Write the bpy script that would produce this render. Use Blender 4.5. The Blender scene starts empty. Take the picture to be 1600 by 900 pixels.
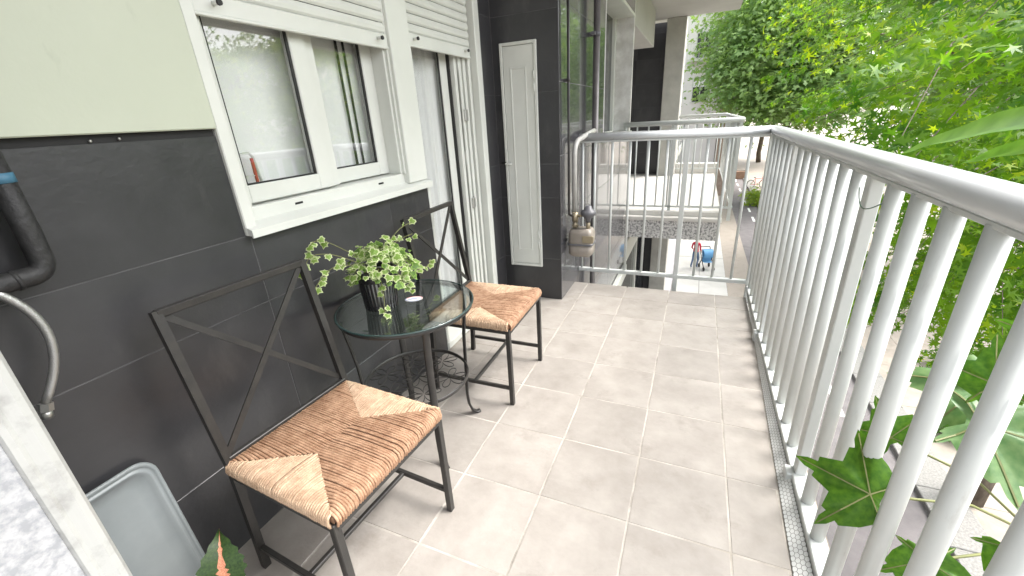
import bpy, math, random
import numpy as np
from mathutils import Matrix, Vector, Euler

random.seed(7); RNG = np.random.default_rng(7)
SC = bpy.context.scene
COL = SC.collection
PI = math.pi
rad = math.radians

# ------------------------------------------------------------------ camera
EYE = Vector((0.0, 0.0, 1.36))
cam_d = bpy.data.cameras.new('camera'); cam = bpy.data.objects.new('camera', cam_d); COL.objects.link(cam)
cam_d.sensor_width = 36.0; cam_d.lens = 654.8 / 1600 * 36
cam_d.clip_start = 0.02; cam_d.clip_end = 1000
YAW, PITCH, ROLL = 0.418967, 0.383773, 0.0601389
_f = Vector((-math.sin(YAW) * math.cos(PITCH), math.cos(YAW) * math.cos(PITCH), -math.sin(PITCH)))
_r = Vector((math.cos(YAW), math.sin(YAW), 0)); _d = _f.cross(_r)
_r2 = math.cos(ROLL) * _r + math.sin(ROLL) * _d; _d2 = -math.sin(ROLL) * _r + math.cos(ROLL) * _d
m3 = Matrix((_r2, -_d2, -_f)).transposed()
cam.matrix_world = Matrix.Translation(EYE) @ m3.to_4x4()
SC.camera = cam

# ------------------------------------------------------------------ light
SUN_EL, SUN_AZ = rad(57), math.atan2(0.45, 1.0)       # azimuth from +X towards +Y
world = bpy.data.worlds.new('World'); SC.world = world; world.use_nodes = True
wn = world.node_tree.nodes; wl = world.node_tree.links; wn.clear()
sky = wn.new('ShaderNodeTexSky'); sky.sky_type = 'NISHITA'; sky.sun_disc = False
sky.sun_elevation = SUN_EL; sky.sun_rotation = PI / 2 - SUN_AZ
sky.air_density = 1.0; sky.dust_density = 4.0; sky.ozone_density = 0.6
hsv = wn.new('ShaderNodeHueSaturation'); hsv.inputs['Saturation'].default_value = 0.25
bg = wn.new('ShaderNodeBackground'); bg.inputs[1].default_value = 0.15
wo = wn.new('ShaderNodeOutputWorld')
wl.new(sky.outputs[0], hsv.inputs['Color']); wl.new(hsv.outputs[0], bg.inputs[0]); wl.new(bg.outputs[0], wo.inputs[0])
sun_d = bpy.data.lights.new('sun', 'SUN'); sun_d.energy = .85; sun_d.angle = rad(27); sun_d.color = (1, .965, .91)
sun = bpy.data.objects.new('sun', sun_d); COL.objects.link(sun)
to_sun = Vector((math.cos(SUN_EL) * math.cos(SUN_AZ), math.cos(SUN_EL) * math.sin(SUN_AZ), math.sin(SUN_EL)))
sun.rotation_euler = to_sun.to_track_quat('Z', 'Y').to_euler(); sun.location = (8, 2, 12)
vs = SC.view_settings
vs.view_transform = 'Standard'; vs.look = 'None'; vs.exposure = 2.27; vs.gamma = 1.0; vs.use_curve_mapping = False
SC.cycles.max_bounces = 10; SC.cycles.transparent_max_bounces = 16; SC.cycles.diffuse_bounces = 5
SC.cycles.caustics_reflective = False; SC.cycles.caustics_refractive = False
SC.cycles.sample_clamp_indirect = 6.0
SC.cycles.use_denoising = True

# ------------------------------------------------------------------ materials
def mat(name, col, rough=.5, metal=0, col2=None, scale=8, detail=6, bump=0, bscale=None, spec=.5,
        rand=0, stretch=None, lo=.35, hi=.65, coat=0, rvar=0, stain=None):
    m = bpy.data.materials.new(name); m.use_nodes = True
    nt = m.node_tree; n = nt.nodes; l = nt.links; p = n['Principled BSDF']
    p.inputs['Roughness'].default_value = rough; p.inputs['Metallic'].default_value = metal
    p.inputs['Specular IOR Level'].default_value = spec; p.inputs['Coat Weight'].default_value = coat
    c = (*col, 1); p.inputs['Base Color'].default_value = c
    tc = n.new('ShaderNodeTexCoord'); mp = n.new('ShaderNodeMapping'); l.new(tc.outputs['Object'], mp.inputs[0])
    if stretch: mp.inputs['Scale'].default_value = stretch
    if rand:
        oi = n.new('ShaderNodeObjectInfo'); va = n.new('ShaderNodeVectorMath'); va.operation = 'MULTIPLY_ADD'
        cb = n.new('ShaderNodeCombineXYZ')
        for k in range(3): l.new(oi.outputs['Random'], cb.inputs[k])
        va.inputs[1].default_value = (37, 53, 71)
        l.new(cb.outputs[0], va.inputs[0]); l.new(mp.outputs[0], va.inputs[2]); vec = va.outputs[0]
    else: vec = mp.outputs[0]
    src = None
    if col2 is not None:
        nz = n.new('ShaderNodeTexNoise'); nz.inputs['Scale'].default_value = scale; nz.inputs['Detail'].default_value = detail
        nz.inputs['Roughness'].default_value = .62
        l.new(vec, nz.inputs['Vector'])
        cr = n.new('ShaderNodeValToRGB'); cr.color_ramp.elements[0].position = lo; cr.color_ramp.elements[1].position = hi
        cr.color_ramp.elements[0].color = c; cr.color_ramp.elements[1].color = (*col2, 1)
        l.new(nz.outputs[0], cr.inputs[0]); src = cr.outputs[0]
        if rvar:
            mr = n.new('ShaderNodeMapRange'); mr.inputs[3].default_value = rough - rvar; mr.inputs[4].default_value = rough + rvar
            l.new(nz.outputs[0], mr.inputs[0]); l.new(mr.outputs[0], p.inputs['Roughness'])
    if rand:
        hs = n.new('ShaderNodeHueSaturation'); mr = n.new('ShaderNodeMapRange')
        mr.inputs[3].default_value = 1 - rand; mr.inputs[4].default_value = 1 + rand
        l.new(oi.outputs['Random'], mr.inputs[0]); l.new(mr.outputs[0], hs.inputs['Value'])
        if src: l.new(src, hs.inputs['Color'])
        else: hs.inputs['Color'].default_value = c
        src = hs.outputs[0]
    if stain:                                   # world-space dirt: (colour, scale, start, end, amount, stretch)
        sc_, ssc, s0, s1, amt, sst = stain
        ge = n.new('ShaderNodeNewGeometry'); sm = n.new('ShaderNodeMapping'); sm.inputs['Scale'].default_value = sst
        l.new(ge.outputs['Position'], sm.inputs[0]); sn = n.new('ShaderNodeTexNoise'); sn.inputs['Scale'].default_value = ssc
        sn.inputs['Detail'].default_value = 10; sn.inputs['Roughness'].default_value = .7; l.new(sm.outputs[0], sn.inputs['Vector'])
        mr2 = n.new('ShaderNodeMapRange'); mr2.inputs[1].default_value = s0; mr2.inputs[2].default_value = s1; mr2.inputs[4].default_value = amt
        l.new(sn.outputs[0], mr2.inputs[0]); mx = n.new('ShaderNodeMixRGB'); l.new(mr2.outputs[0], mx.inputs[0])
        if src: l.new(src, mx.inputs[1])
        else: mx.inputs[1].default_value = c
        mx.inputs[2].default_value = (*sc_, 1); src = mx.outputs[0]
    if src: l.new(src, p.inputs['Base Color'])
    if bump:
        nb = n.new('ShaderNodeTexNoise'); nb.inputs['Scale'].default_value = bscale or scale * 3; nb.inputs['Detail'].default_value = 5
        l.new(vec, nb.inputs['Vector']); b = n.new('ShaderNodeBump'); b.inputs['Strength'].default_value = bump
        b.inputs['Distance'].default_value = .01
        l.new(nb.outputs[0], b.inputs['Height']); l.new(b.outputs[0], p.inputs['Normal'])
    return m

def leaf_mat(name, c1, c2, trans=.45, scale=3, rough=.45, tcol=None):
    m = bpy.data.materials.new(name); m.use_nodes = True
    nt = m.node_tree; n = nt.nodes; l = nt.links; p = n['Principled BSDF']; out = n['Material Output']
    p.inputs['Roughness'].default_value = rough; p.inputs['Specular IOR Level'].default_value = .3
    tc = n.new('ShaderNodeTexCoord'); nz = n.new('ShaderNodeTexNoise'); nz.inputs['Scale'].default_value = scale; nz.inputs['Detail'].default_value = 4
    l.new(tc.outputs['Object'], nz.inputs['Vector'])
    cr = n.new('ShaderNodeValToRGB'); cr.color_ramp.elements[0].position = .36; cr.color_ramp.elements[1].position = .64
    cr.color_ramp.elements[0].color = (*c1, 1); cr.color_ramp.elements[1].color = (*c2, 1)
    l.new(nz.outputs[0], cr.inputs[0]); l.new(cr.outputs[0], p.inputs['Base Color'])
    t = n.new('ShaderNodeBsdfTranslucent'); mx = n.new('ShaderNodeMixShader'); mx.inputs[0].default_value = trans
    if tcol: t.inputs[0].default_value = (*tcol, 1)
    else:
        g = n.new('ShaderNodeMixRGB'); g.blend_type = 'MULTIPLY'; g.inputs[0].default_value = 1; g.inputs[2].default_value = (1.35, 1.4, .6, 1)
        l.new(cr.outputs[0], g.inputs[1]); l.new(g.outputs[0], t.inputs[0])
    l.new(p.outputs[0], mx.inputs[1]); l.new(t.outputs[0], mx.inputs[2]); l.new(mx.outputs[0], out.inputs[0])
    return m

def glass_mat(name, tint=(1, 1, 1), refl=1.0, ior=1.5):
    m = bpy.data.materials.new(name); m.use_nodes = True
    nt = m.node_tree; n = nt.nodes; l = nt.links; out = n['Material Output']; n.remove(n['Principled BSDF'])
    tr = n.new('ShaderNodeBsdfTransparent'); tr.inputs[0].default_value = (*tint, 1)
    gl = n.new('ShaderNodeBsdfGlossy'); gl.inputs['Roughness'].default_value = .01
    fr = n.new('ShaderNodeLayerWeight'); pw = n.new('ShaderNodeMath'); pw.operation = 'POWER'; pw.inputs[1].default_value = 4.0
    ma = n.new('ShaderNodeMath'); ma.operation = 'MULTIPLY_ADD'; ma.inputs[1].default_value = .9; ma.inputs[2].default_value = .045
    l.new(fr.outputs['Facing'], pw.inputs[0]); l.new(pw.outputs[0], ma.inputs[0])
    mu = n.new('ShaderNodeMath'); mu.operation = 'MULTIPLY'; mu.use_clamp = True; mu.inputs[1].default_value = refl
    mx = n.new('ShaderNodeMixShader')
    l.new(ma.outputs[0], mu.inputs[0]); l.new(mu.outputs[0], mx.inputs[0]); l.new(tr.outputs[0], mx.inputs[1]); l.new(gl.outputs[0], mx.inputs[2])
    l.new(mx.outputs[0], out.inputs[0]); return m

M = {}
M['walltile'] = mat('dark_slate_tile', (.026, .026, .0285), .34, col2=(.041, .041, .0435), scale=5, bump=.10, bscale=60, rand=.16, lo=.3, hi=.75, rvar=.12, spec=.6, stain=((.10, .098, .092), 6, .55, .78, .45, (1, 1, .35)))
M['sidetile'] = mat('glossy_slate_tile', (.045, .045, .050), .22, col2=(.065, .064, .070), scale=4, bump=.04, bscale=50, rand=.1, lo=.3, hi=.75, rvar=.06, spec=1.0, coat=.6)
M['wallgrout'] = mat('dark_grout', (.13, .13, .13), .9, col2=(.09, .09, .09), scale=14)
M['floortile'] = mat('beige_floor_tile', (.250, .227, .204), .42, col2=(.335, .309, .281), scale=7, detail=11, bump=.15, bscale=45, rand=.07, lo=.30, hi=.68, rvar=.12, stain=((.15, .13, .11), 4.5, .56, .74, .55, (1, 1, 1)))
M['grout'] = mat('pale_grout', (.45, .42, .38), .9, col2=(.29, .265, .23), scale=5, bump=.2, bscale=90, stain=((.10, .09, .075), 3, .5, .68, .7, (1, 1, 1)))
M['white_alu'] = mat('white_aluminium', (.60, .615, .575), .38, col2=(.55, .565, .525), scale=3)
M['panel'] = mat('cream_panel', (.46, .49, .395), .45, col2=(.42, .45, .36), scale=2.2, detail=8, lo=.25, hi=.8, bump=.06, bscale=40, stain=((.24, .24, .19), 7, .60, .80, .55, (1, 1, .4)))
M['rail'] = mat('white_rail_paint', (.55, .57, .555), .34, col2=(.49, .51, .495), scale=4, detail=8, bump=.08, bscale=26, lo=.3, hi=.72, rvar=.1, stain=((.25, .23, .19), 13, .60, .76, .6, (1, 1, .25)))
M['railtop'] = mat('white_rail_gloss', (.58, .60, .61), .20, col2=(.50, .52, .535), scale=4, detail=8, bump=.10, bscale=14, stretch=(1, .25, 1), lo=.3, hi=.72, rvar=.12, stain=((.27, .26, .23), 12, .62, .78, .55, (1, .35, 1)))
M['black_gasket'] = mat('black_gasket', (.012, .012, .012), .5)
M['slot'] = mat('dark_slot', (.01, .01, .01), .8)
M['curtain'] = mat('white_curtain', (.90, .91, .90), .9, col2=(.86, .87, .87), scale=2)
M['room'] = mat('room_plaster', (.80, .80, .78), .9)
M['glass'] = glass_mat('window_glass', (.985, .99, .985), 2.0, 1.52)
M['darkglass'] = mat('dark_glass', (.02, .022, .024), .08, col2=(.03, .032, .036), scale=2)
M['tableglass'] = glass_mat('table_glass', (.86, .93, .91), 1.9, 1.5)
M['glassedge'] = mat('green_glass_edge', (.022, .045, .042), .15, spec=.8)
M['blackmetal'] = mat('black_powder_coat', (.020, .019, .018), .42, col2=(.032, .029, .026), scale=30, bump=.05, bscale=200)
M['rush_dark'] = mat('rush_brown', (.255, .135, .075), .75, col2=(.48, .305, .195), scale=34, detail=5, bump=.4, bscale=160, lo=.3, hi=.72)
M['rush_light'] = mat('rush_straw', (.32, .20, .12), .75, col2=(.52, .37, .25), scale=34, detail=5, bump=.4, bscale=160, lo=.25, hi=.62)
M['pot_black'] = mat('black_plastic', (.012, .012, .013), .35)
M['pot_liner'] = mat('pot_liner', (.55, .55, .53), .5)
M['soil'] = mat('soil', (.03, .02, .013), .95, col2=(.07, .05, .03), scale=60, bump=.8)
M['ivy_green'] = leaf_mat('ivy_green', (.13, .24, .045), (.26, .38, .09), .3, 40)
M['ivy_cream'] = leaf_mat('ivy_cream', (.44, .52, .24), (.60, .64, .38), .3, 40, tcol=(.6, .65, .32))
M['ivy_deep'] = leaf_mat('ivy_deep', (.05, .11, .02), (.11, .19, .035), .25, 40)
M['stem'] = mat('green_stem', (.16, .17, .06), .6)
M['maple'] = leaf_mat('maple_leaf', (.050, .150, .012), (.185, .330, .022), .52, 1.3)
M['maple_young'] = leaf_mat('maple_leaf_young', (.24, .38, .018), (.38, .47, .025), .55, 1.5)  # yellower colour of the young leaves
M['plane'] = leaf_mat('plane_leaf', (.15, .265, .095), (.29, .41, .18), .48, .5)
M['sycamore'] = leaf_mat('broad_leaf', (.045, .125, .015), (.085, .19, .02), .45, 9, .4)
M['bluegreen'] = leaf_mat('blue_green_leaf', (.10, .20, .08), (.17, .27, .12), .3, 9, .3)
M['longleaf'] = leaf_mat('long_leaf', (.09, .20, .035), (.15, .29, .06), .45, 14, .35)
M['darkleaf'] = leaf_mat('coleus_leaf', (.016, .036, .010), (.035, .065, .015), .2, 30)
M['pinkleaf'] = leaf_mat('coleus_pink', (.30, .11, .06), (.55, .25, .15), .2, 60, tcol=(.5, .2, .12))
M['bark'] = mat('bark', (.075, .058, .042), .9, col2=(.17, .14, .105), scale=7, bump=.7, bscale=18, stretch=(1, 1, .35))
M['marble'] = mat('speckled_marble', (.40, .405, .415), .5, col2=(.27, .28, .295), scale=60, detail=10, bump=.2, bscale=60, lo=.42, hi=.62)
M['marble_edge'] = mat('veined_marble', (.40, .405, .39), .35, col2=(.27, .27, .26), scale=14, detail=10, bump=.08, lo=.50, hi=.68)
M['reveal'] = mat('veined_stone', (.50, .49, .47), .5, col2=(.66, .655, .64), scale=5, detail=9, bump=.15, lo=.4, hi=.6)
M['tray'] = mat('grey_plastic_tray', (.19, .21, .215), .30, col2=(.245, .27, .275), scale=3)
M['foam'] = mat('black_foam_pipe', (.010, .010, .011), .6, col2=(.03, .03, .03), scale=24, bump=.4, bscale=50)
M['bluetape'] = mat('blue_tape', (.05, .15, .23), .5)
M['braid'] = mat('steel_braid', (.42, .42, .41), .35, .8, bump=.25, bscale=320)
M['steel'] = mat('dull_steel', (.40, .40, .38), .4, .8)
M['pipe_grey'] = mat('grey_pipe', (.085, .08, .08), .4, col2=(.13, .12, .12), scale=8)
M['pipe_pale'] = mat('pale_grey_pipe', (.42, .42, .40), .45, col2=(.34, .33, .31), scale=12)
M['meter'] = mat('meter_beige', (.21, .185, .155), .45, col2=(.27, .24, .21), scale=9)
M['meter_dark'] = mat('meter_grey', (.10, .10, .11), .45)
M['brass'] = mat('brass', (.36, .31, .22), .4, .7)
M['terrazzo'] = mat('terrazzo', (.20, .20, .20), .55, col2=(.58, .57, .56), scale=34, detail=3, lo=.42, hi=.55)
M['concrete'] = mat('concrete', (.34, .33, .31), .8, col2=(.44, .43, .40), scale=3, detail=9, bump=.2, bscale=20)
M['soffit'] = mat('soffit_paint', (.46, .45, .43), .8, col2=(.40, .39, .37), scale=1.4, detail=7)
M['neighfloor'] = mat('pale_stone_floor', (.52, .50, .47), .6, col2=(.60, .58, .55), scale=2)
M['plaster'] = mat('white_plaster', (.74, .73, .71), .85, col2=(.68, .67, .65), scale=.8, detail=8)
M['brick'] = mat('brown_brick', (.33, .24, .19), .85, col2=(.42, .32, .26), scale=3)
M['asphalt'] = mat('mauve_asphalt', (.125, .115, .117), .85, col2=(.165, .150, .152), scale=3, detail=10, bump=.3, bscale=60)
M['paving'] = mat('beige_paving', (.255, .220, .186), .8, col2=(.33, .29, .248), scale=1.6, detail=10, bump=.2, bscale=30, stain=((.14, .125, .105), 1.6, .52, .72, .6, (1, 1, 1)))
M['white_paving'] = mat('pale_paving', (.40, .39, .365), .7, col2=(.48, .47, .445), scale=1.2, detail=8)
M['granite'] = mat('grey_granite', (.15, .146, .138), .7, col2=(.25, .243, .23), scale=30, detail=4)
M['lav_paving'] = mat('lavender_paving', (.40, .385, .40), .8, col2=(.46, .44, .46), scale=2)
M['paint'] = mat('road_paint', (.78, .78, .76), .7)
M['red'] = mat('red_cotton', (.55, .03, .06), .8); M['denim'] = mat('denim', (.10, .15, .25), .85); M['skin'] = mat('skin', (.55, .34, .25), .6)
M['hair'] = mat('brown_hair', (.05, .03, .02), .6); M['shoe'] = mat('white_shoe', (.7, .7, .7), .6)
M['blue'] = mat('blue_fabric', (.09, .26, .46), .6); M['cream'] = mat('cream_paint', (.60, .57, .43), .6)
M['rubber'] = mat('rubber', (.02, .02, .02), .7); M['chrome'] = mat('bright_metal', (.6, .6, .6), .3, .9)
M['wood'] = mat('planter_wood', (.30, .19, .14), .7, col2=(.40, .27, .2), scale=6)
M['bush'] = leaf_mat('bush_leaf', (.22, .34, .03), (.32, .42, .05), .4, 4)
M['turq'] = mat('turquoise_awning', (.18, .42, .42), .7)
M['hexwhite'] = mat('white_mosaic', (.74, .75, .74), .4)
M['card'] = mat('white_card', (.80, .80, .80), .5); M['cardred'] = mat('card_red', (.55, .05, .08), .5); M['cardblue'] = mat('card_blue', (.06, .10, .40), .5)
M['redplastic'] = mat('red_strip', (.45, .06, .04), .5)
M['greenwire'] = mat('green_wire', (.06, .13, .08), .5)

# ------------------------------------------------------------------ mesh helpers
class MB:
    def __init__(s): s.v = []; s.f = []; s.mi = []; s.sm = []
    def add(s, vs, fs, mi=0, smooth=False):
        o = len(s.v); s.v += [tuple(x) for x in vs]
        for q in fs: s.f.append(tuple(i + o for i in q)); s.mi.append(mi); s.sm.append(smooth)
        return s
    def box(s, x0, x1, y0, y1, z0, z1, mi=0, c=0, M4=None):
        if c:
            P = []
            for (ax, u) in ((0, 1), (0, 0)): pass
            cx, cy, cz = (x0 + x1) / 2, (y0 + y1) / 2, (z0 + z1) / 2; hx, hy, hz = (x1 - x0) / 2, (y1 - y0) / 2, (z1 - z0) / 2
            c = min(c, hx * .9, hy * .9, hz * .9)
            idx = {}
            for sx in (-1, 1):
                for sy in (-1, 1):
                    for sz in (-1, 1):
                        for k in range(3):
                            d = [hx - c, hy - c, hz - c]; d[k] = (hx, hy, hz)[k]
                            idx[(sx, sy, sz, k)] = len(P); P.append((cx + sx * d[0], cy + sy * d[1], cz + sz * d[2]))
            F = []
            def orient(q):
                a, b, d = Vector(P[q[0]]), Vector(P[q[1]]), Vector(P[q[2]])
                n = (b - a).cross(d - a); ce = sum((Vector(P[i]) for i in q), Vector()) / len(q) - Vector((cx, cy, cz))
                return q if n.dot(ce) > 0 else q[::-1]
            for k in range(3):
                a, b = [i for i in range(3) if i != k]
                for sg in (-1, 1):
                    q = []
                    for (sa, sb) in ((-1, -1), (1, -1), (1, 1), (-1, 1)):
                        t = [0, 0, 0]; t[k] = sg; t[a] = sa; t[b] = sb; q.append(idx[(*t, k)])
                    F.append(orient(q))
                for sa in (-1, 1):
                    for sb in (-1, 1):
                        q = []
                        for (sg, w) in ((-1, a), (1, a), (1, b), (-1, b)):
                            t = [0, 0, 0]; t[k] = sg; t[a] = sa; t[b] = sb; q.append(idx[(*t, w)])
                        F.append(orient(q))
            for sx in (-1, 1):
                for sy in (-1, 1):
                    for sz in (-1, 1): F.append(orient([idx[(sx, sy, sz, k)] for k in range(3)]))
        else:
            P = [(x, y, z) for x in (x0, x1) for y in (y0, y1) for z in (z0, z1)]
            F = [(0, 1, 3, 2), (4, 6, 7, 5), (0, 4, 5, 1), (2, 3, 7, 6), (0, 2, 6, 4), (1, 5, 7, 3)]
        if M4 is not None: P = [tuple(M4 @ Vector(p)) for p in P]
        return s.add(P, F, mi)
    def tube(s, path, r, n=8, mi=0, cap=True, closed=False, flat=None, smooth=True, up=None):
        pts = [Vector(p) for p in path]; N = len(pts); V = []
        rs = r if isinstance(r, (list, tuple)) else [r] * N
        prev = None
        for i, p in enumerate(pts):
            if closed: t = pts[(i + 1) % N] - pts[i - 1]
            else: t = pts[min(i + 1, N - 1)] - pts[max(i - 1, 0)]
            t.normalize()
            if prev is None:
                a = Vector(up) if up else (Vector((0, 0, 1)) if abs(t.z) < .9 else Vector((1, 0, 0)))
            else: a = prev
            u = (a - t * a.dot(t)).normalized(); w = t.cross(u); prev = u
            for k in range(n):
                an = 2 * PI * k / n + (PI / 4 if n == 4 else 0)
                fu, fw = (flat if flat else (1, 1))
                V.append(p + (u * math.cos(an) * fu + w * math.sin(an) * fw) * rs[i])
        F = []
        for i in range(N if closed else N - 1):
            j = (i + 1) % N
            for k in range(n):
                k2 = (k + 1) % n; F.append((i * n + k, i * n + k2, j * n + k2, j * n + k))
        s.add(V, F, mi, smooth and n > 4)
        if cap and not closed:
            o = len(s.v) - N * n
            s.f.append(tuple(o + k for k in range(n))[::-1]); s.mi.append(mi); s.sm.append(False)
            s.f.append(tuple(o + (N - 1) * n + k for k in range(n))); s.mi.append(mi); s.sm.append(False)
        return s
    def bar(s, a, b, w, t=None, mi=0, up=None):       # rectangular bar a->b
        t = t or w; k = math.sqrt(2)
        return s.tube([a, b], 1, 4, mi, flat=(1, 1), up=up) if False else s._bar(Vector(a), Vector(b), w, t, mi, up)
    def _bar(s, a, b, w, t, mi, up):
        d = (b - a).normalized(); u = Vector(up) if up else (Vector((0, 0, 1)) if abs(d.z) < .9 else Vector((1, 0, 0)))
        u = (u - d * u.dot(d)).normalized(); v = d.cross(u)
        V = []
        for p in (a, b):
            for (i, j) in ((-1, -1), (1, -1), (1, 1), (-1, 1)): V.append(p + u * i * w / 2 + v * j * t / 2)
        return s.add(V, [(3, 2, 1, 0), (4, 5, 6, 7), (0, 1, 5, 4), (1, 2, 6, 5), (2, 3, 7, 6), (3, 0, 4, 7)], mi)
    def lathe(s, prof, n=24, cx=0, cy=0, mi=0, cap=True):
        V = []; F = []
        for (r, z) in prof:
            for k in range(n): a = 2 * PI * k / n; V.append((cx + r * math.cos(a), cy + r * math.sin(a), z))
        for i in range(len(prof) - 1):
            for k in range(n):
                k2 = (k + 1) % n; F.append((i * n + k, i * n + k2, (i + 1) * n + k2, (i + 1) * n + k))
        s.add(V, F, mi, True)
        if cap:
            o = len(s.v) - len(prof) * n
            s.f.append(tuple(o + k for k in range(n))[::-1]); s.mi.append(mi); s.sm.append(False)
            s.f.append(tuple(o + (len(prof) - 1) * n + k for k in range(n))); s.mi.append(mi); s.sm.append(False)
        return s
    def sphere(s, c, r, n=10, mi=0, sc=(1, 1, 1)):
        V = []; F = []; R = n // 2
        for i in range(R + 1):
            th = PI * i / R
            for k in range(n):
                a = 2 * PI * k / n; V.append((c[0] + r * sc[0] * math.sin(th) * math.cos(a), c[1] + r * sc[1] * math.sin(th) * math.sin(a), c[2] + r * sc[2] * math.cos(th)))
        for i in range(R):
            for k in range(n): k2 = (k + 1) % n; F.append((i * n + k, (i + 1) * n + k, (i + 1) * n + k2, i * n + k2))
        return s.add(V, F, mi, True)
    def mesh(s, name, mats):
        me = bpy.data.meshes.new(name); me.from_pydata(s.v, [], s.f)
        for m in (mats if isinstance(mats, (list, tuple)) else [mats]): me.materials.append(M[m] if isinstance(m, str) else m)
        me.polygons.foreach_set('material_index', s.mi); me.polygons.foreach_set('use_smooth', s.sm); me.update()
        return me
    def obj(s, name, mats, parent=None, **kw): return link(name, s.mesh(name, mats), parent, **kw)

def link(name, data, parent=None, loc=None, rot=None, scale=None, label=None, cat=None, group=None, kind=None):
    o = bpy.data.objects.new(name, data); COL.objects.link(o)
    if parent is not None: o.parent = parent
    if loc is not None: o.location = loc
    if rot is not None: o.rotation_euler = rot
    if scale is not None: o.scale = scale
    return tag(o, label, cat, group, kind)
def tag(o, label=None, cat=None, group=None, kind=None):
    for k, v in (('label', label), ('category', cat), ('group', group), ('kind', kind)):
        if v: o[k] = v
    return o
def thing(name, label, cat, loc=(0, 0, 0), rz=0, group=None):
    return link(name, None, loc=loc, rot=(0, 0, rz), label=label, cat=cat, group=group)
def copy_tree(o, parent=None):
    c = o.copy(); COL.objects.link(c); c.parent = parent
    for ch in [x for x in o.children]: copy_tree(ch, c)
    return c
_cb = {}
def chamfer_slab(sx, sy, sz, c, m):          # top face +z at z=0, chamfered upper edge, no bottom
    k = (round(sx, 3), round(sy, 3), sz, c, m)
    if k not in _cb:
        b = MB(); hx, hy = sx / 2, sy / 2
        V = [(-hx, -hy, -sz), (hx, -hy, -sz), (hx, hy, -sz), (-hx, hy, -sz), (-hx, -hy, -c), (hx, -hy, -c), (hx, hy, -c), (-hx, hy, -c),
             (-hx + c, -hy + c, 0), (hx - c, -hy + c, 0), (hx - c, hy - c, 0), (-hx + c, hy - c, 0)]
        F = [(0, 1, 5, 4), (1, 2, 6, 5), (2, 3, 7, 6), (3, 0, 4, 7), (4, 5, 9, 8), (5, 6, 10, 9), (6, 7, 11, 10), (7, 4, 8, 11), (8, 9, 10, 11)]
        b.add(V, F); _cb[k] = b.mesh('tile', m)
    return _cb[k]
ROT_PX = Matrix(((0, 0, 1), (1, 0, 0), (0, 1, 0))).to_euler()     # local z -> +X, local x -> +Y, local y -> +Z
ROT_NY = Matrix(((1, 0, 0), (0, 0, -1), (0, 1, 0))).to_euler()    # local z -> -Y, local x -> +X, local y -> +Z

def mesh_np(name, V, F, mats, mi=None):       # F: (n,3) or (n,4) array
    me = bpy.data.meshes.new(name); n = len(F); k = F.shape[1]
    me.vertices.add(len(V)); me.vertices.foreach_set('co', V.astype(np.float32).ravel())
    me.loops.add(n * k); me.loops.foreach_set('vertex_index', F.astype(np.int32).ravel())
    me.polygons.add(n); me.polygons.foreach_set('loop_start', np.arange(n, dtype=np.int32) * k)
    try: me.polygons.foreach_set('loop_total', np.full(n, k, np.int32))
    except Exception: pass
    for m in mats: me.materials.append(M[m])
    if mi is not None: me.polygons.foreach_set('material_index', mi.astype(np.int32))
    me.update(calc_edges=True); me.validate(); return me
def scatter(tv, tf, Rm, T, S):
    N = len(T); V = np.einsum('nij,kj->nki', Rm, tv) * S[:, None, None] + T[:, None, :]
    F = tf[None] + (np.arange(N) * len(tv))[:, None, None]
    return V.reshape(-1, 3), F.reshape(-1, tf.shape[1])
def rot_from(nrm, ang):                       # matrices whose z axis is nrm, spun by ang
    nrm = nrm / np.linalg.norm(nrm, axis=1, keepdims=True)
    a = np.where(np.abs(nrm[:, 2:3]) < .9, np.array([[0, 0, 1.]]), np.array([[1., 0, 0]]))
    u = np.cross(a, nrm); u /= np.linalg.norm(u, axis=1, keepdims=True); w = np.cross(nrm, u)
    c, s_ = np.cos(ang)[:, None], np.sin(ang)[:, None]
    x = u * c + w * s_; y = np.cross(nrm, x)
    return np.stack([x, y, nrm], axis=2)

# ================================================================== SETTING
GZ = -5.0; W = -1.36; SX = -.886; CY = 2.954
# ---- ground
g = MB().add([(-200, -200, GZ), (300, -200, GZ), (300, 400, GZ), (-200, 400, GZ)], [(0, 1, 2, 3)])
g.obj('ground', 'paving', kind='structure')
def sheet(name, x0, x1, y0, y1, dz, m, top=0):
    b = MB()
    if top: b.box(x0, x1, y0, y1, GZ - .05, GZ + top, c=.01)
    else: b.add([(x0, y0, GZ + dz), (x1, y0, GZ + dz), (x1, y1, GZ + dz), (x0, y1, GZ + dz)], [(0, 1, 2, 3)])
    return b.obj(name, m, kind='structure')
sheet('road', 2.45, 4.02, -60, 160, .004, 'asphalt')
sheet('pavement', -1.2, -.45, -20, 120, .004, 'lav_paving')
pv = sheet('forecourt', -.44, 1.5, -20, 60, .004, 'wallgrout')
k = 0
for yy in np.arange(8.0, 30.0, 2.4):
    for xx in (-.44, .53):
        link('paving_slab', chamfer_slab(.955, 2.36, .02, .004, 'white_paving'), pv, loc=(xx + .485, yy + 1.2, GZ + .022))
kb = sheet('kerb', 4.02, 4.03, -20, 60, .004, 'granite')
for yy in np.arange(-2.0, 44.0, 1.2):
    link('kerb_stone', chamfer_slab(.60, 1.19, .1, .012, 'granite'), kb, loc=(4.33, yy + .6, GZ + .10))
for y in np.arange(10, 60, 2.6): link('lane_dash', chamfer_slab(.12, 1.2, .004, .001, 'paint'), None, loc=(3.42, y, GZ + .010), kind='structure')

gr_ = bpy.data.objects['ground']
for i in range(5):
    for j in range(12):
        link('paving_slab', chamfer_slab(.895, .895, .02, .004, 'paving'), gr_, loc=(4.64 + .45 + .9 * i, 3.0 + .45 + .9 * j, GZ + .022))
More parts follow.
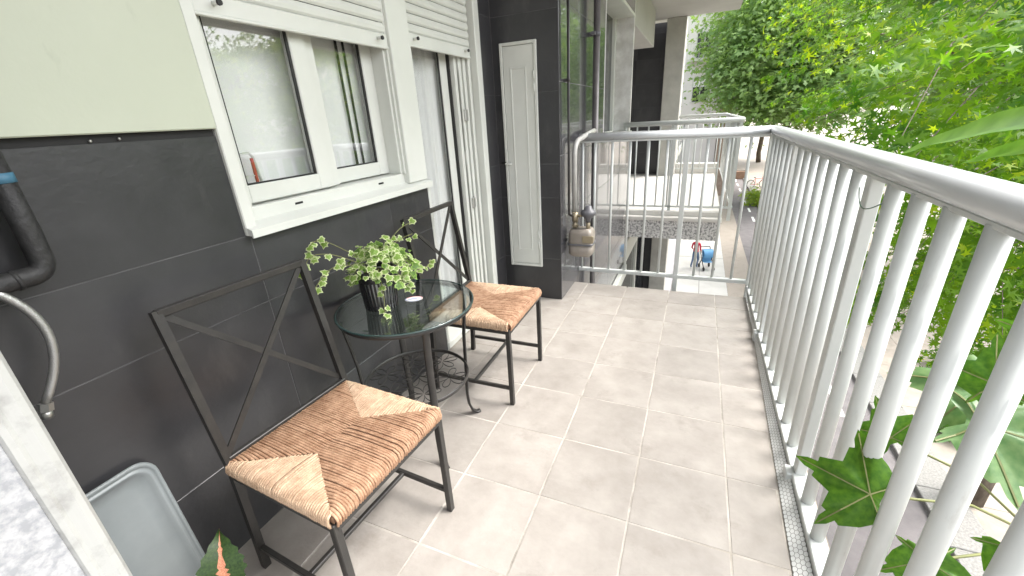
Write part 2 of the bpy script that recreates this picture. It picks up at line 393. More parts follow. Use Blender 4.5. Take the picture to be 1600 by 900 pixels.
# ---- balcony floor
fl = MB().box(W - .2, .44, -1.3, 3.33, -.05, -.0013).box(W - .2, .52, -1.3, 3.40, -.26, -.051, mi=1).obj('balcony_floor', ['grout', 'terrazzo'], kind='structure')
xs = [.227 - .331 * k for k in range(5, -1, -1)]
xs[0] = W
ys = [1.123 + .331 * k for k in range(-7, 7)] + [3.36]
def edge_x(y): return .371 + .0225 * y
for i in range(len(xs)):
    x0 = xs[i]
    for j in range(len(ys) - 1):
        y0, y1 = ys[j], ys[j + 1]
        if y0 >= 3.3: continue
        if i + 1 < len(xs): x1 = xs[i + 1]
        else: x1 = edge_x((y0 + y1) / 2)
        if x1 < SX + .05 and y0 > CY: continue
        g_ = .0030
        rz = random.gauss(0, .0012); tz = random.gauss(0, .0004)
        o = link('floor_tile', chamfer_slab(x1 - x0 - 2 * g_, y1 - y0 - 2 * g_, .012, .0015, 'floortile'), fl, loc=((x0 + x1) / 2, (y0 + y1) / 2, tz), rot=(0, 0, rz))

# ================================================================== OUR BUILDING
bld = thing('apartment_building', 'dark slate tiled apartment facade with white window, sliding door and balcony', 'building')
core = MB()
TH = .012; XC = W - .0018
def wallseg(y0, y1, z0, z1): core.box(XC - .22, XC, y0, y1, z0, z1)
wallseg(-1.3, .93, -.3, 3.0); wallseg(.93, 1.84, -.3, 1.05); wallseg(.93, 2.72, 2.32, 3.0); wallseg(1.84, 1.985, -.3, 2.32); wallseg(2.72, CY + .3, -.3, 3.0)
SC_ = SX - .0018
core.box(XC - .22, SC_, CY + .0018, 4.43, GZ, 3.0); core.box(XC - .22, SC_, 4.43, 6.25, GZ, 1.10); core.box(XC - .22, SC_, 4.43, 6.25, 2.46, 3.0); core.box(XC - .22, -1.16, 4.43, 6.25, 1.10, 2.46); core.box(XC - .22, SC_, 6.22, 6.25, 1.10, 2.46)                     # projecting block
wall = core.obj('wall', 'wallgrout', bld)
zj = [0, .335, .805, 1.045, 1.515, 1.985, 2.455, 2.9]
def wtile(y0, y1, z0, z1, x=W, m='walltile', par=wall, ny=None, gap=.0014):
    if y1 - y0 < .01 or z1 - z0 < .01: return
    sl = chamfer_slab(y1 - y0 - 2 * gap, z1 - z0 - 2 * gap, TH, .0012, m)
    if ny is None: link('wall_tile', sl, par, loc=(x, (y0 + y1) / 2, (z0 + z1) / 2), rot=ROT_PX)
    else: link('wall_tile', sl, par, loc=((y0 + y1) / 2, ny, (z0 + z1) / 2), rot=ROT_NY)
yj = [-1.27, -.54, .19, .92, 1.65, 1.99]
for a in range(3):
    for b in range(5): wtile(yj[b], yj[b + 1], zj[a], zj[a + 1])
for b in range(3): wtile(yj[b], min(yj[b + 1], .905), 1.045, 1.352 if b < 2 else 1.362)
for a in range(len(zj) - 1): wtile(2.768, CY - .001, zj[a], zj[a + 1])
for b in ((W, SX),):
    for a in range(len(zj) - 1): wtile(W + .001, SX, zj[a] if a else -.1, zj[a + 1], ny=CY)
# glossy side wall beyond the corner, with a window opening
sj = [CY + .001, 3.50, 4.23, 4.43, 6.22]
zs = [-.75, -.28, .19, .66, 1.10, 1.57, 2.04, 2.46, 2.95]
side = MB().box(SC_, SC_ + .0006, CY + .003, 3.2, -.8, 2.9).obj('side_wall', 'wallgrout', bld)
for a in range(len(zs) - 1):
    yb = [CY + .001 + (-.001), 3.45, 4.18, 4.91, 5.64, 6.25]
    for b in range(5):
        y0, y1 = yb[b], yb[b + 1]
        if 1.09 <= zs[a] < 2.4:
            if y0 >= 4.43: continue
            y1 = min(y1, 4.43)
        wtile(y0, y1, zs[a], zs[a + 1], x=SX, m='sidetile', par=side)
# opening of the far window (recess in front of the block is shown by frame + stone reveal)
fw = MB(); fw.box(-1.155, -1.10, 4.45, 4.52, 1.13, 2.45, c=.003); fw.box(-1.155, -1.10, 6.13, 6.20, 1.13, 2.45, c=.003); fw.box(-1.155, -1.10, 5.30, 5.37, 1.13, 2.45, c=.003); fw.box(-1.155, -1.10, 4.45, 6.2, 1.105, 1.131, c=.003)
far_win = fw.obj('side_window', 'white_alu', bld, label='white window recessed behind veined stone reveals in the side wall')
MB().box(-1.15, -1.14, 4.5, 6.16, 1.12, 2.45).obj('pane', 'darkglass', far_win)
MB().box(-1.10, SX + .004, 6.195, 6.235, 1.12, 2.455, c=.003).obj('stone_reveal', 'reveal', far_win)
MB().box(-1.10, SX + .004, 4.436, 4.45, 1.12, 2.455, c=.003).obj('stone_reveal', 'reveal', far_win)
MB().box(-1.16, SX + .008, 4.434, 6.24, 2.44, 2.475, c=.003).obj('lintel', 'white_alu', far_win)
MB().box(-1.16, SX + .03, 4.41, 6.24, 1.085, 1.118, c=.003).obj('stone_sill', 'white_alu', far_win)
MB().box(SX - .02, SX + .002, 6.236, 6.262, -.8, 2.99, c=.003).obj('corner_trim', 'reveal', bld)
# cornice and shop front under the side wall
MB().box(SX - .3, SX + .05, CY + .1, 6.25, -.98, -.80, c=.01).obj('cornice', 'white_alu', bld)
shop = MB().box(-2.2, -.97, 6.3, 30, GZ, -.55).obj('shop_front', 'darkglass', bld, label='dark glazed shop front below the balconies')
for yy in np.arange(8.2, 29, 2.6): MB().box(-.975, -.93, yy, yy + .09, GZ, -.6, c=.004).obj('mullion', 'white_alu', shop)
MB().box(-.975, -.90, 12.2, 12.6, GZ, -.6, c=.01).obj('pier', 'cream', shop)
MB().box(-1.1, -.92, 6.3, 30, -.95, -.6, c=.01).obj('fascia', 'white_alu', shop)
# balcony ceiling slab
MB().box(-2.5, .46, -1.3, 10.1, 3.0, 3.25).obj('ceiling_slab', 'soffit', bld)

# ---- white panel above the tiles at left
pn = MB().box(W - .005, W + .018, -1.2, .904, 1.381, 2.98, c=.003).obj('wall_panel', 'panel', bld, label='plain cream panel above the dark tiles beside the window')
MB().box(W - .004, W + .006, .86, .906, 1.045, 1.38, c=.002)
MB().box(W - .02, W - .0008, -1.2, .90, 1.345, 1.40).obj('gap_shade_strip', 'slot', bld)  # black strip standing in for the shade in the gap under the panel
for (y, z) in ((.595, 1.366), (.655, 1.368)): MB().sphere((W + .004, y, z), .004, 6).obj('screw', 'steel', pn)

# ---- window
win = MB()
win.box(W - .10, W + .012, .905, .945, 1.046, 2.35, c=.003)          # left casing
win.box(W - .10, W + .012, 1.825, 1.985, 1.08, 2.35, c=.003)         # post between window and door
win.box(W - .13, W - .02, .94, 1.83, 1.075, 1.130, c=.003)           # lower frame
win.box(W - .13, W - .02, .946, .972, 1.130, 2.34, c=.002)
win.box(W - .13, W - .02, 1.80, 1.826, 1.130, 2.34, c=.002)
win.box(W - .02, W - .006, 1.812, 1.826, 1.130, 2.34)
window = win.obj('window', 'white_alu', bld, label='white aluminium two-sash window with shutter half lowered')
# sill (sloped)
sl = MB(); y0, y1 = .906, 1.992
P = [(W - .03, 1.088), (W + .035, 1.066), (W + .035, 1.040), (W + .028, 1.040), (W + .028, 1.046), (W - .03, 1.05)]
n = len(P); V = [(x, y0, z) for x, z in P] + [(x, y1, z) for x, z in P]
sl.add(V, [tuple(range(n)), tuple(range(2 * n - 1, n - 1, -1))] + [(i, i + n, (i + 1) % n + n, (i + 1) % n) for i in range(n)])
sl.obj('sill', 'white_alu', window)
sw = MB()
for (ya, za) in ((1.14, 1.108), (1.62, 1.108)): sw.box(W - .021, W - .0185, ya, ya + .035, za - .004, za + .004)
sw.obj('drain_slot', 'slot', window)
def sash(y0, y1, z0, z1, x0, x1, st, name='sash', par=window, stl=None):
    b = MB(); stl = stl or st
    b.box(x0, x1, y0, y0 + stl, z0, z1, c=.004); b.box(x0, x1, y1 - st, y1, z0, z1, c=.004)
    b.box(x0 + .001, x1 - .001, y0 + stl - .002, y1 - st + .002, z0, z0 + st * .85, c=.004)
    o = b.obj(name, 'white_alu', par)
    gk = MB(); gx = x1 - .010; t = .006
    gk.box(gx - .004, gx + .003, y0 + stl - .001, y0 + stl + t, z0 + st * .85, z1); gk.box(gx - .004, gx + .003, y1 - st - t * 1.6, y1 - st + .001, z0 + st * .85, z1)
    gk.box(gx - .004, gx + .003, y0 + stl, y1 - st, z0 + st * .85 - .001, z0 + st * .85 + t)
    gk.obj('gasket', 'black_gasket', par)
    MB().box(gx - .010, gx - .006, y0 + stl - .004, y1 - st + .004, z0 + st * .8, z1).obj('pane', 'glass', par)
    return o
sash(.972, 1.375, 1.136, 2.34, W - .085, W - .045, .072, stl=.022)
sash(1.345, 1.80, 1.136, 2.34, W - .128, W - .088, .072, stl=.10)
MB().box(W - .088, W - .060, 1.377, 1.425, 1.136, 2.34, c=.003).obj('meeting_stile', 'white_alu', window)
# behind the glass: unseen closed shell added against sky light leaking in, then curtains
room = MB(); room.box(-4.2, -4.15, .0, 4, -.3, 3); room.box(-4.2, XC - .23, -.05, 0, -.3, 3); room.box(-4.2, XC - .23, 3.2, 3.25, -.3, 3); room.box(-4.2, XC - .22, 0, 3.2, -.32, -.26); room.box(-4.2, XC - .22, 0, 3.2, 2.95, 3.0)
room.obj('sky_block_shell', 'room', bld)
def curtain(y0, y1, z0, z1, x, amp, wl, name):
    ny = int((y1 - y0) / .008); V = []; F = []
    for i in range(ny + 1):
        y = y0 + (y1 - y0) * i / ny
        a = amp * (math.sin(2 * PI * y / wl) + .5 * math.sin(2 * PI * y / (wl * .43) + 1.1))
        V += [(x + a, y, z0), (x + a * .6, y, z1)]
    for i in range(ny): F.append((2 * i, 2 * i + 2, 2 * i + 3, 2 * i + 1))
    b = MB().add(V, F, smooth=True); return b.obj(name, 'curtain', bld)
curtain(.95, 1.83, 1.05, 2.33, W - .150, .004, .55, 'curtain')
curtain(1.99, 2.72, .02, 2.33, W - .152, .009, .085, 'curtain')
ibar = MB(); ibar.box(W - .142, W - .132, 1.63, 1.637, 1.12, 2.33); ibar.box(W - .142, W - .132, 1.675, 1.680, 1.12, 2.33)
ibar.obj('curtain_trim', 'black_gasket', window)
# folded drying rack between window and curtain
rk = thing('drying_rack', 'white folding clothes rack with red strip seen behind the window glass', 'rack', (W - .118, 1.03, 1.09))
b = MB(); b.tube([(0, -.03, 0), (0, -.03, .19), (0, -.022, .205), (0, .05, .208), (0, .062, .195), (0, .085, 0)], .005, 6)
for z in (.05, .09, .13): b.tube([(0, -.03, z), (0, .072, z)], .0025, 5)
b.obj('frame', 'white_alu', rk)
MB().box(-.004, .004, .052, .06, .01, .19).obj('red_strip', 'redplastic', rk)

# ---- roller shutters: each slat a part
def shutter(y0, y1, zb, x, par, lab):
    s_ = MB().box(x - .012, x + .010, y0, y1, zb, zb + .055, c=.004)
    s_.box(x - .006, x + .013, y0, y1, zb - .006, zb + .004, c=.002)
    sh = s_.obj('roller_shutter', 'white_alu', par, label=lab)
    V = [(.0, 0), (.007, .008), (.0085, .022), (.005, .036), (0, .0415)]
    b = MB(); nn = len(V)
    b.add([(a, y0, z) for a, z in V] + [(a, y1, z) for a, z in V] + [(-.004, y0, 0), (-.004, y1, 0), (-.004, y0, .0415), (-.004, y1, .0415)],
          [(i, i + nn, i + nn + 1, i + 1) for i in range(nn - 1)] + [(2 * nn, 2 * nn + 1, nn, 0), (nn - 1, 2 * nn - 1, 2 * nn + 3, 2 * nn + 2)])
    me = b.mesh('slat', 'white_alu'); z = zb + .057
    while z < 2.32: link('slat', me, sh, loc=(x, 0, z)); z += .0445
    MB().box(x - .014, x - .010, y0, y1, zb, 2.34).obj('shutter_backing', 'black_gasket', sh)
    for y in (y0 + .07, y1 - .07):
        kn = MB(); kn.tube([(x + .008, y, zb + .03), (x + .034, y, zb + .03)], .007, 10); kn.tube([(x + .034, y, zb + .03), (x + .041, y, zb + .03)], .0085, 10, mi=1)
        kn.obj('stopper', ['white_alu', 'rubber'], sh)
    return sh
shutter(.946, 1.824, 1.693, W - .012, bld, 'half-lowered white roller shutter over the window')
shutter(1.986, 2.66, 1.728, W - .025, bld, 'half-lowered white roller shutter over the glass door')

# ---- sliding door
dr = MB()
dr.box(W - .16, W + .012, 2.695, 2.765, 0, 2.9, c=.004)               # right jamb
dr.box(W - .16, W + .004, 1.986, 2.010, 0, 1.05, c=.003)
dr.box(W - .16, W + .010, 1.99, 2.695, 0.004, .05, c=.004)
dr.box(W - .155, W - .05, 1.986, 2.012, 1.05, 2.33, c=.003)
door = dr.obj('sliding_door', 'white_alu', bld, label='white framed sliding glass door with pale curtain inside')
sash(2.0, 2.50, .05, 2.33, W - .13, W - .10, .075, par=door, name='door_leaf', stl=.02)
b = MB(); b.box(W - .095, W - .055, 2.512, 2.542, .05, 2.33, c=.003); b.box(W - .095, W - .05, 2.558, 2.592, .05, 2.33, c=.003); b.box(W - .095, W - .045, 2.608, 2.640, .05, 2.33, c=.003); b.box(W - .095, W - .035, 2.658, 2.688, .05, 2.33, c=.003)
b.obj('door_track', 'white_alu', door)
MB().box(W - .14, W - .085, 2.499, 2.696, .05, 2.33).obj('track_gap', 'black_gasket', door)
for z in (1.36, .80):
    MB().box(W - .058, W - .028, 2.553, 2.592, z, z + .07, c=.004).obj('lock', 'steel', door)
    MB().box(W - .05, W - .040, 2.545, 2.556, z - .18, z + .30, c=.003).obj('pull', 'white_alu', door)

# ---- meter cupboard on the column face
cz0, cz1, cx0, cx1 = .268, 1.828, -1.300, -1.036
b = MB(); fy = CY - .004
def frame_y(b, x0, x1, z0, z1, w, ya, yb, mi=0):
    b.box(x0, x0 + w, ya, yb, z0, z1, mi, c=.003); b.box(x1 - w, x1, ya, yb, z0, z1, mi, c=.003)
    b.box(x0 + w - .001, x1 - w + .001, ya + .001, yb, z0, z0 + w, mi, c=.003); b.box(x0 + w - .001, x1 - w + .001, ya + .001, yb, z1 - w, z1, mi, c=.003)
frame_y(b, cx0, cx1, cz0, cz1, .020, CY - .018, CY - .001)
cup = b.obj('meter_cupboard', 'white_alu', bld, label='tall narrow white cupboard door on the dark tiled column')
MB().box(cx0 + .022, cx1 - .022, CY - .012, CY - .001, cz0 + .022, cz1 - .022, c=.003).obj('cupboard_leaf', 'white_alu', cup)
b = MB(); frame_y(b, cx0 + .07, cx1 - .075, cz0 + .13, cz1 - .15, .012, CY - .016, CY - .010); b.obj('panel_moulding', 'white_alu', cup)
b = MB()
for z in (.42, .50, 1.60, 1.52): b.tube([(cx1 - .022, CY - .018, z), (cx1 - .022, CY - .018, z + .05)], .005, 6)
b.obj('hinge', 'white_alu', cup)
b = MB(); b.box(cx0 + .004, cx0 + .05, CY - .035, CY - .017, 1.045, 1.06, c=.003); b.box(cx0 - .03, cx0 + .008, CY - .02, CY - .008, 1.05, 1.066, mi=1)
b.obj('latch', ['white_alu', 'slot'], cup)

# ================================================================== RAILING
HX, HZ = .472, 1.188; EY = 3.49
rail = thing('balcony_railing', 'white painted steel railing with round handrail along the balcony edge', 'railing', (HX, 0, 0))
def R_(o): o.parent = rail; o.matrix_parent_inverse = Matrix.Translation((-HX, 0, 0)); return o
b = MB()
b.tube([(HX, -1.2, HZ), (HX, 1, HZ), (HX, EY - .02, HZ), (HX - .006, EY - .006, HZ), (HX - .02, EY, HZ), (SX + .002, EY, HZ)], .034, 20, flat=(.90, 1.06), up=(0, 0, 1))
R_(b.obj('handrail', 'railtop'))
R_(MB().box(HX - .016, HX + .016, -1.2, EY, HZ - .040, HZ - .028, c=.002).box(SX + .002, HX, EY - .014, EY + .014, HZ - .041, HZ - .028, c=.002).obj('handrail_strip', 'rail'))
R_(MB().box(HX - .026, HX + .026, -1.2, EY - .03, .022, .060, c=.003).obj('bottom_rail', 'rail'))
R_(MB().box(SX + .002, HX + .02, EY - .018, EY + .018, .065, .095, c=.003).obj('bottom_rail', 'rail'))
bal = MB().tube([(0, 0, .058), (0, 0, HZ - .035)], .0162, 16, flat=(1.22, 1.02), up=(1, 0, 0)).mesh('baluster', 'rail')
post = MB().box(-.017, .017, -.0225, .0225, -.24, HZ - .034, c=.003).mesh('post', 'rail')
y = 1.515
ks = []
for k in range(-16, 14):
    yy = 1.515 + .146 * k
    if yy > EY - .06: continue
    if k in (0, 8, -10): o = link('post', post, loc=(HX - .026, yy, 0) if False else (HX, yy, 0))
    else: o = link('baluster', bal, loc=(HX, yy, 0))
    R_(o)
    if k in (0, 8, -10):
        R_(MB().box(HX - .046, HX - .018, yy - .026, yy + .026, -.05, .058, c=.003).obj('post_bracket', 'rail'))
ebal = MB().tube([(0, 0, .09), (0, 0, HZ - .035)], .0105, 12).mesh('end_baluster', 'rail')
epost = MB().box(-.018, .018, -.014, .014, -.26, HZ - .034, c=.003).mesh('end_post', 'rail')
for k in range(10):
    x = .335 - .1365 * k
    if x < SX + .03: continue
    if k == 3: o = link('post', epost, loc=(x, EY, 0))
    else: o = link('baluster', ebal, loc=(x, EY, 0))
    R_(o)
R_(link('post', epost, loc=(HX - .01, EY, 0))); R_(link('baluster', ebal, loc=(SX + .03, EY, 0)))
# thin green wire looped on a baluster
b = MB(); yy = 1.515
pts = []
for i in range(15):
    t = i / 14; pts.append((HX - .025 - .01 * math.sin(t * PI), yy - .16 + .19 * t, 1.105 - .035 * math.sin(t * PI) + .01 * t))
b.tube(pts, .0016, 5); b.obj('tie_wire', 'greenwire', label='thin dark green wire hooked round the railing post', cat='wire')

# hexagonal mosaic strip between floor and bottom rail
hx = MB(); ya, yb = -1.2, 3.36
def strip_pt(u, y, h=0):     # u 0..1 across
    ex = edge_x(y) + .004
    return (ex + (HX - .027 - ex) * u - h * .6, y, .002 + .034 * u + h * .8)
N = 24; V = []; F = []
for i in range(N + 1):
    y = ya + (yb - ya) * i / N; V += [strip_pt(0, y), strip_pt(1, y)]
for i in range(N): F.append((2 * i, 2 * i + 1, 2 * i + 3, 2 * i + 2))
hx.add(V, F)
mosaic = hx.obj('edge_strip', 'granite', kind='structure')
hc = MB(); s_ = .0105; row = 0
dy = s_ * math.sqrt(3); wid = .062
ncol = 4
for c_ in range(ncol):
    u0 = (c_ + .5) / ncol
    yy = ya + (dy / 2 if c_ % 2 else 0)
    while yy < yb - dy:
        P = []
        for a in range(6):
            an = a * PI / 3
            P.append(strip_pt(min(1, max(0, u0 + math.cos(an) * .60 / ncol)), yy + math.sin(an) * s_ * .92, .0022))
        hc.add(P, [(0, 1, 2, 3, 4, 5)]); yy += dy
hc.obj('hexagon_tiles', 'hexwhite', mosaic, kind='stuff')

# ================================================================== FURNITURE
def rush_seat(hw, hd):
    a = hw * .38; b = MB(); sp = .0082; r = .0043
    def ztop(u): return .010 * math.sin(min(1, u) * PI * .5 + .25) - .004     # u = 1 at rail, 0 at seam
    def strand(outer, inner, axis, w, mi):
        # run along axis from the outer edge (wrap down) to the inner meeting line
        L = abs(outer - inner); sg = 1 if outer > 0 else -1
        if L < .004: return
        pts = []; jit = random.gauss(0, .0006)
        prof = [(outer + sg * .004, -.034), (outer + sg * .009, -.018), (outer + sg * .005, -.003), (outer - sg * .010, .006)]
        for d, z in prof: pts.append((d, z + jit))
        m_ = max(2, int(L / .05))
        for i in range(1, m_ + 1):
            t = i / m_; d = (outer - sg * .010) + (inner - (outer - sg * .010)) * t
            pts.append((d, .006 + .004 * math.sin(t * PI * .6) - .010 * t * t + jit))
        wj = random.gauss(0, .0007)
        if axis == 0: P = [(d, w + wj, z) for d, z in pts]
        else: P = [(w + wj, d, z) for d, z in pts]
        b.tube(P, r * random.uniform(.85, 1.15), 5, mi, cap=False)
    n = int(2 * hw / sp)
    for i in range(n + 1):
        w = -hw + 2 * hw * i / n; aw = abs(w)
        inner = 0 if aw <= a else hd * (aw - a) / (hw - a)
        for sg in (1, -1): strand(sg * hd, sg * inner, 0, w, 0)
    n = int(2 * hd / sp)
    for i in range(n + 1):
        w = -hd + 2 * hd * i / n
        inner = a + (hw - a) * abs(w) / hd
        for sg in (1, -1): strand(sg * hw, sg * inner, 1, w, 1)
    b.box(-hd + .004, hd - .004, -hw + .004, hw - .004, -.030, -.006, mi=0)
    return b
def make_chair():      # local: +X is the front, Y the width, Z up
    hw, hd = .232, .222; t = .022; zs_ = .430
    c = thing('chair', 'x', 'chair', group='rush-seated metal chairs')
    seat = rush_seat(hw - .004, hd - .002).obj('rush_seat', ['rush_dark', 'rush_light'], c, loc=(0, 0, .462), kind='stuff')
    fr = MB()
    for sx in (-1, 1): fr.box(sx * (hd - .011) - .011, sx * (hd - .011) + .011, -hw + .012, hw - .012, zs_ - .022, zs_)
    for sy in (-1, 1): fr.box(-hd + .012, hd - .012, sy * (hw - .011) - .011, sy * (hw - .011) + .011, zs_ - .0215, zs_ - .0005)
    fr.obj('seat_frame', 'blackmetal', c)
    for sy in (-1, 1):
        yy = sy * (hw - .011)
        MB().box(hd - .023, hd - .001, yy - .0112, yy + .0112, 0, zs_ + .004, c=.002).obj('leg', 'blackmetal', c)
        b = MB(); b._bar(Vector((-hd - .022, yy, 0)), Vector((-hd + .006, yy, .43)), .022, .0225, 0, (1, 0, 0)); b._bar(Vector((-hd + .006, yy, .428)), Vector((-hd - .075, yy, .945)), .022, .0222, 0, (1, 0, 0))
        b.obj('leg', 'blackmetal', c, label='rear leg rising into the backrest post')
        MB().box(-hd + .0, hd - .02, yy - .008, yy + .008, .088, .106, c=.002).obj('stretcher', 'blackmetal', c)
    MB().box(-.008, .008, -hw + .018, hw - .018, .0895, .1045, c=.002).obj('stretcher', 'blackmetal', c)
    xt = -hd - .0735
    b = MB(); b.box(xt - .011, xt + .011, -hw + .01, hw - .01, .926, .9475, c=.002); b.obj('top_rail', 'blackmetal', c)
    lo, hi = Vector((-hd - .004, 0, .49)), Vector((xt, 0, .93)); ww = hw - .02
    up = Vector((1, 0, .15))
    b = MB(); b._bar(lo + Vector((.002, -ww, 0)), hi + Vector((.002, ww, 0)), .006, .018, 0, up); b.obj('cross_bar', 'blackmetal', c)
    b = MB()
    mid = (lo + hi) / 2
    b._bar(lo + Vector((-.004, ww, 0)), hi + Vector((-.004, -ww, 0)), .006, .018, 0, up); b.obj('cross_bar', 'blackmetal', c)
    b = MB(); b.box(-hd - .006, -hd + .012, -hw + .012, hw - .012, .468, .482, c=.002); b.obj('back_rail', 'blackmetal', c)
    return c
ch1 = make_chair(); ch2 = copy_tree(ch1)
ch1.location = (-.957, .745, 0); ch1.rotation_euler.z = rad(-4.0)
ch1['label'] = 'black metal chair with woven rush seat beside the grey plastic tray'
ch2.location = (-.963, 1.828, 0); ch2.rotation_euler.z = rad(.5)
ch2['label'] = 'black metal chair with woven rush seat standing before the glass door'

# ---- glass table
TX, TY, TZ = -1.064, 1.29, .67
tb = thing('side_table', 'round glass-topped black metal side table between the two chairs', 'table', (TX, TY, 0))
MB().lathe([(.276, TZ - .008), (.278, TZ - .006), (.278, TZ - .002), (.276, TZ)], 56).obj('glass_top', 'tableglass', tb)
MB().tube([(.2795 * math.cos(a), .2795 * math.sin(a), TZ - .004) for a in np.linspace(0, 2 * PI, 56, endpoint=False)], .0045, 6, closed=True).obj('glass_edge', 'glassedge', tb)
MB().tube([(.272 * math.cos(a), .272 * math.sin(a), TZ - .016) for a in np.linspace(0, 2 * PI, 56, endpoint=False)], .0095, 8, closed=True, flat=(1, .7)).obj('top_ring', 'blackmetal', tb)
SR, SZ = .226, .31
sh = MB().tube([(SR * math.cos(a), SR * math.sin(a), SZ) for a in np.linspace(0, 2 * PI, 48, endpoint=False)], .0075, 8, closed=True, flat=(1.3, .6)).obj('shelf_ring', 'blackmetal', tb)
def flower(cx, cy, R, n, ph, b):
    pts = []
    K = n * 12
    for i in range(K):
        th = 2 * PI * i / K; rr = R * (.10 + .90 * abs(math.sin(n * th / 2)) ** .8)
        pts.append((cx + rr * math.cos(th + ph), cy + rr * math.sin(th + ph), SZ))
    b.tube(pts, .0019, 4, closed=True, smooth=False)
b = MB(); flower(0, 0, .078, 7, .2, b); b.obj('wire_flower', 'blackmetal', sh)
for i in range(6):
    an = i * PI / 3 + .25; b = MB(); flower(.148 * math.cos(an), .148 * math.sin(an), .074, 6, an, b); b.obj('wire_flower', 'blackmetal', sh)
for i in range(4):
    an = rad(51) + i * PI / 2; prof = [(.262, TZ - .018), (.262, .63), (.250, .55), (.238, .45), (.232, SZ), (.226, .20), (.222, .13), (.226, .07), (.240, .025), (.262, .006), (.280, .006)]
    # smooth
    P = []
    for j in range(len(prof) - 1):
        for s2 in (0, .5): P.append((prof[j][0] * (1 - s2) + prof[j + 1][0] * s2, prof[j][1] * (1 - s2) + prof[j + 1][1] * s2))
    P.append(prof[-1])
    b = MB(); b.tube([(r * math.cos(an), r * math.sin(an), z) for r, z in P], .0115, 8, flat=(.55, 1.3), up=(math.cos(an), math.sin(an), 0)); b.obj('leg', 'blackmetal', tb)

# ---- ivy pot on the table
px, py = -1.150, 1.245
pot = thing('ivy_plant', 'variegated cream and green ivy in a slotted black pot on the glass table', 'plant', (px, py, TZ)); pot.scale = (1.13, 1.13, 1.10)
pb = MB(); pb.lathe([(.050, .004), (.057, .135)], 32)
inner = pb.obj('pot_liner', 'pot_liner', pot)
b = MB(); b.lathe([(.056, 0), (.059, .018), (.056, .018), (.053, 0)], 32, cap=False); b.obj('pot_base', 'pot_black', pot); b = MB(); b.lathe([(.063, .108), (.068, .148), (.063, .150), (.059, .108)], 32, cap=False)
b.obj('pot_band', 'pot_black', pot)
for i in range(30):
    a = 2 * PI * i / 30; ca, sa = math.cos(a), math.sin(a)
    b = MB(); b._bar(Vector((.0575 * ca, .0575 * sa, -.0)), Vector((.065 * ca, .065 * sa, .112)), .004, .0068, 0, (ca, sa, 0)); b.obj('pot_rib', 'pot_black', pot)
MB().lathe([(.058, .13), (.03, .14), (.004, .142)], 20).obj('soil', 'soil', pot)
# ivy leaf: green core, cream margin
def ivy_leaf():
    out = [(0, 0), (.30, -.18), (.62, .02), (.50, .30), (.62, .55), (.30, .62), (0, 1.05), (-.30, .62), (-.62, .55), (-.50, .30), (-.62, .02), (-.30, -.18)]
    c = (0, .36); V = []; F = []; mi = []
    zf = lambda x, y: -.28 * (abs(x) ** 1.5) - .12 * (y - .3) ** 2
    inn = [(c[0] + (x - c[0]) * .72 , c[1] + (y - c[1]) * .72) for x, y in out]
    n = len(out)
    for x, y in out: V.append((x, y, zf(x, y)))
    for x, y in inn: V.append((x, y, zf(x, y)))
    V.append((c[0], c[1], zf(*c) + .02))
    for i in range(n):
        j = (i + 1) % n; F.append((i, j, n + j, n + i)); mi.append(1); F.append((n + i, n + j, 2 * n)); mi.append(0)
    b = MB(); b.v = V; b.f = F; b.mi = mi; b.sm = [False] * len(F); return b
iv = [ivy_leaf().mesh('ivy_leaf', ['ivy_green', 'ivy_cream']), ivy_leaf().mesh('ivy_leaf_deep', ['ivy_deep', 'ivy_green'])]
def place_leaf(p, nrm, tip, s_, name, me, par):
    z = Vector(nrm).normalized(); y = (Vector(tip) - z * Vector(tip).dot(z)).normalized(); x = y.cross(z)
    mt = Matrix((x, y, z)).transposed()
    return link(name, me, par, loc=p, rot=mt.to_euler(), scale=(s_, s_, s_))
# mound
for i in range(225):
    a = random.uniform(0, 2 * PI); rr = .115 * math.sqrt(random.random()); h = .150 + .070 * (1 - (rr / .13) ** 2) + random.gauss(0, .014)
    if rr > .085: h -= random.uniform(0, .05)
    out = Vector((math.cos(a), math.sin(a), .0))
    view = Vector((.62, -.55, .45))
    nrm = Vector((0, 0, 1)) * .65 + out * rr * 5 + view * .45 + Vector((random.gauss(0, .3), random.gauss(0, .3), random.gauss(0, .2)))
    place_leaf((rr * math.cos(a) + .015, rr * math.sin(a) + .022, h), nrm, out + Vector((random.gauss(0, .5), random.gauss(0, .5), -.4)), random.choice((.012, .016, .019, .022, .026, .031)) * random.uniform(.9, 1.1), 'leaf', iv[1 if random.random() < .25 else 0], pot)
# trailing vines: (azimuth, reach, rise, drop)
def vine(pts, n_leaf, s0=.024):
    P = [Vector(p) for p in pts]; path = []
    for i in range(len(P) - 1):
        for k in range(6):
            t = k / 6; p0 = P[max(i - 1, 0)]; p1 = P[i]; p2 = P[i + 1]; p3 = P[min(i + 2, len(P) - 1)]
            path.append(.5 * ((2 * p1) + (p2 - p0) * t + (2 * p0 - 5 * p1 + 4 * p2 - p3) * t * t + (3 * p1 - p0 - 3 * p2 + p3) * t ** 3))
    path.append(P[-1])
    MB().tube(path, .0013, 5).obj('vine', 'stem', pot)
    for k in range(n_leaf):
        t = (k + 1) / n_leaf; p = path[min(len(path) - 1, int(t * (len(path) - 1)))]
        nrm = Vector((.5, -.5, .55)) + Vector((random.gauss(0, .35), random.gauss(0, .35), random.gauss(0, .25)))
        place_leaf(p + Vector((random.gauss(0, .006), random.gauss(0, .006), random.gauss(0, .006))), nrm, Vector((random.gauss(0, .6), random.gauss(0, .6), -.7)), s0 * random.uniform(.75, 1.1), 'leaf', iv[0], pot)
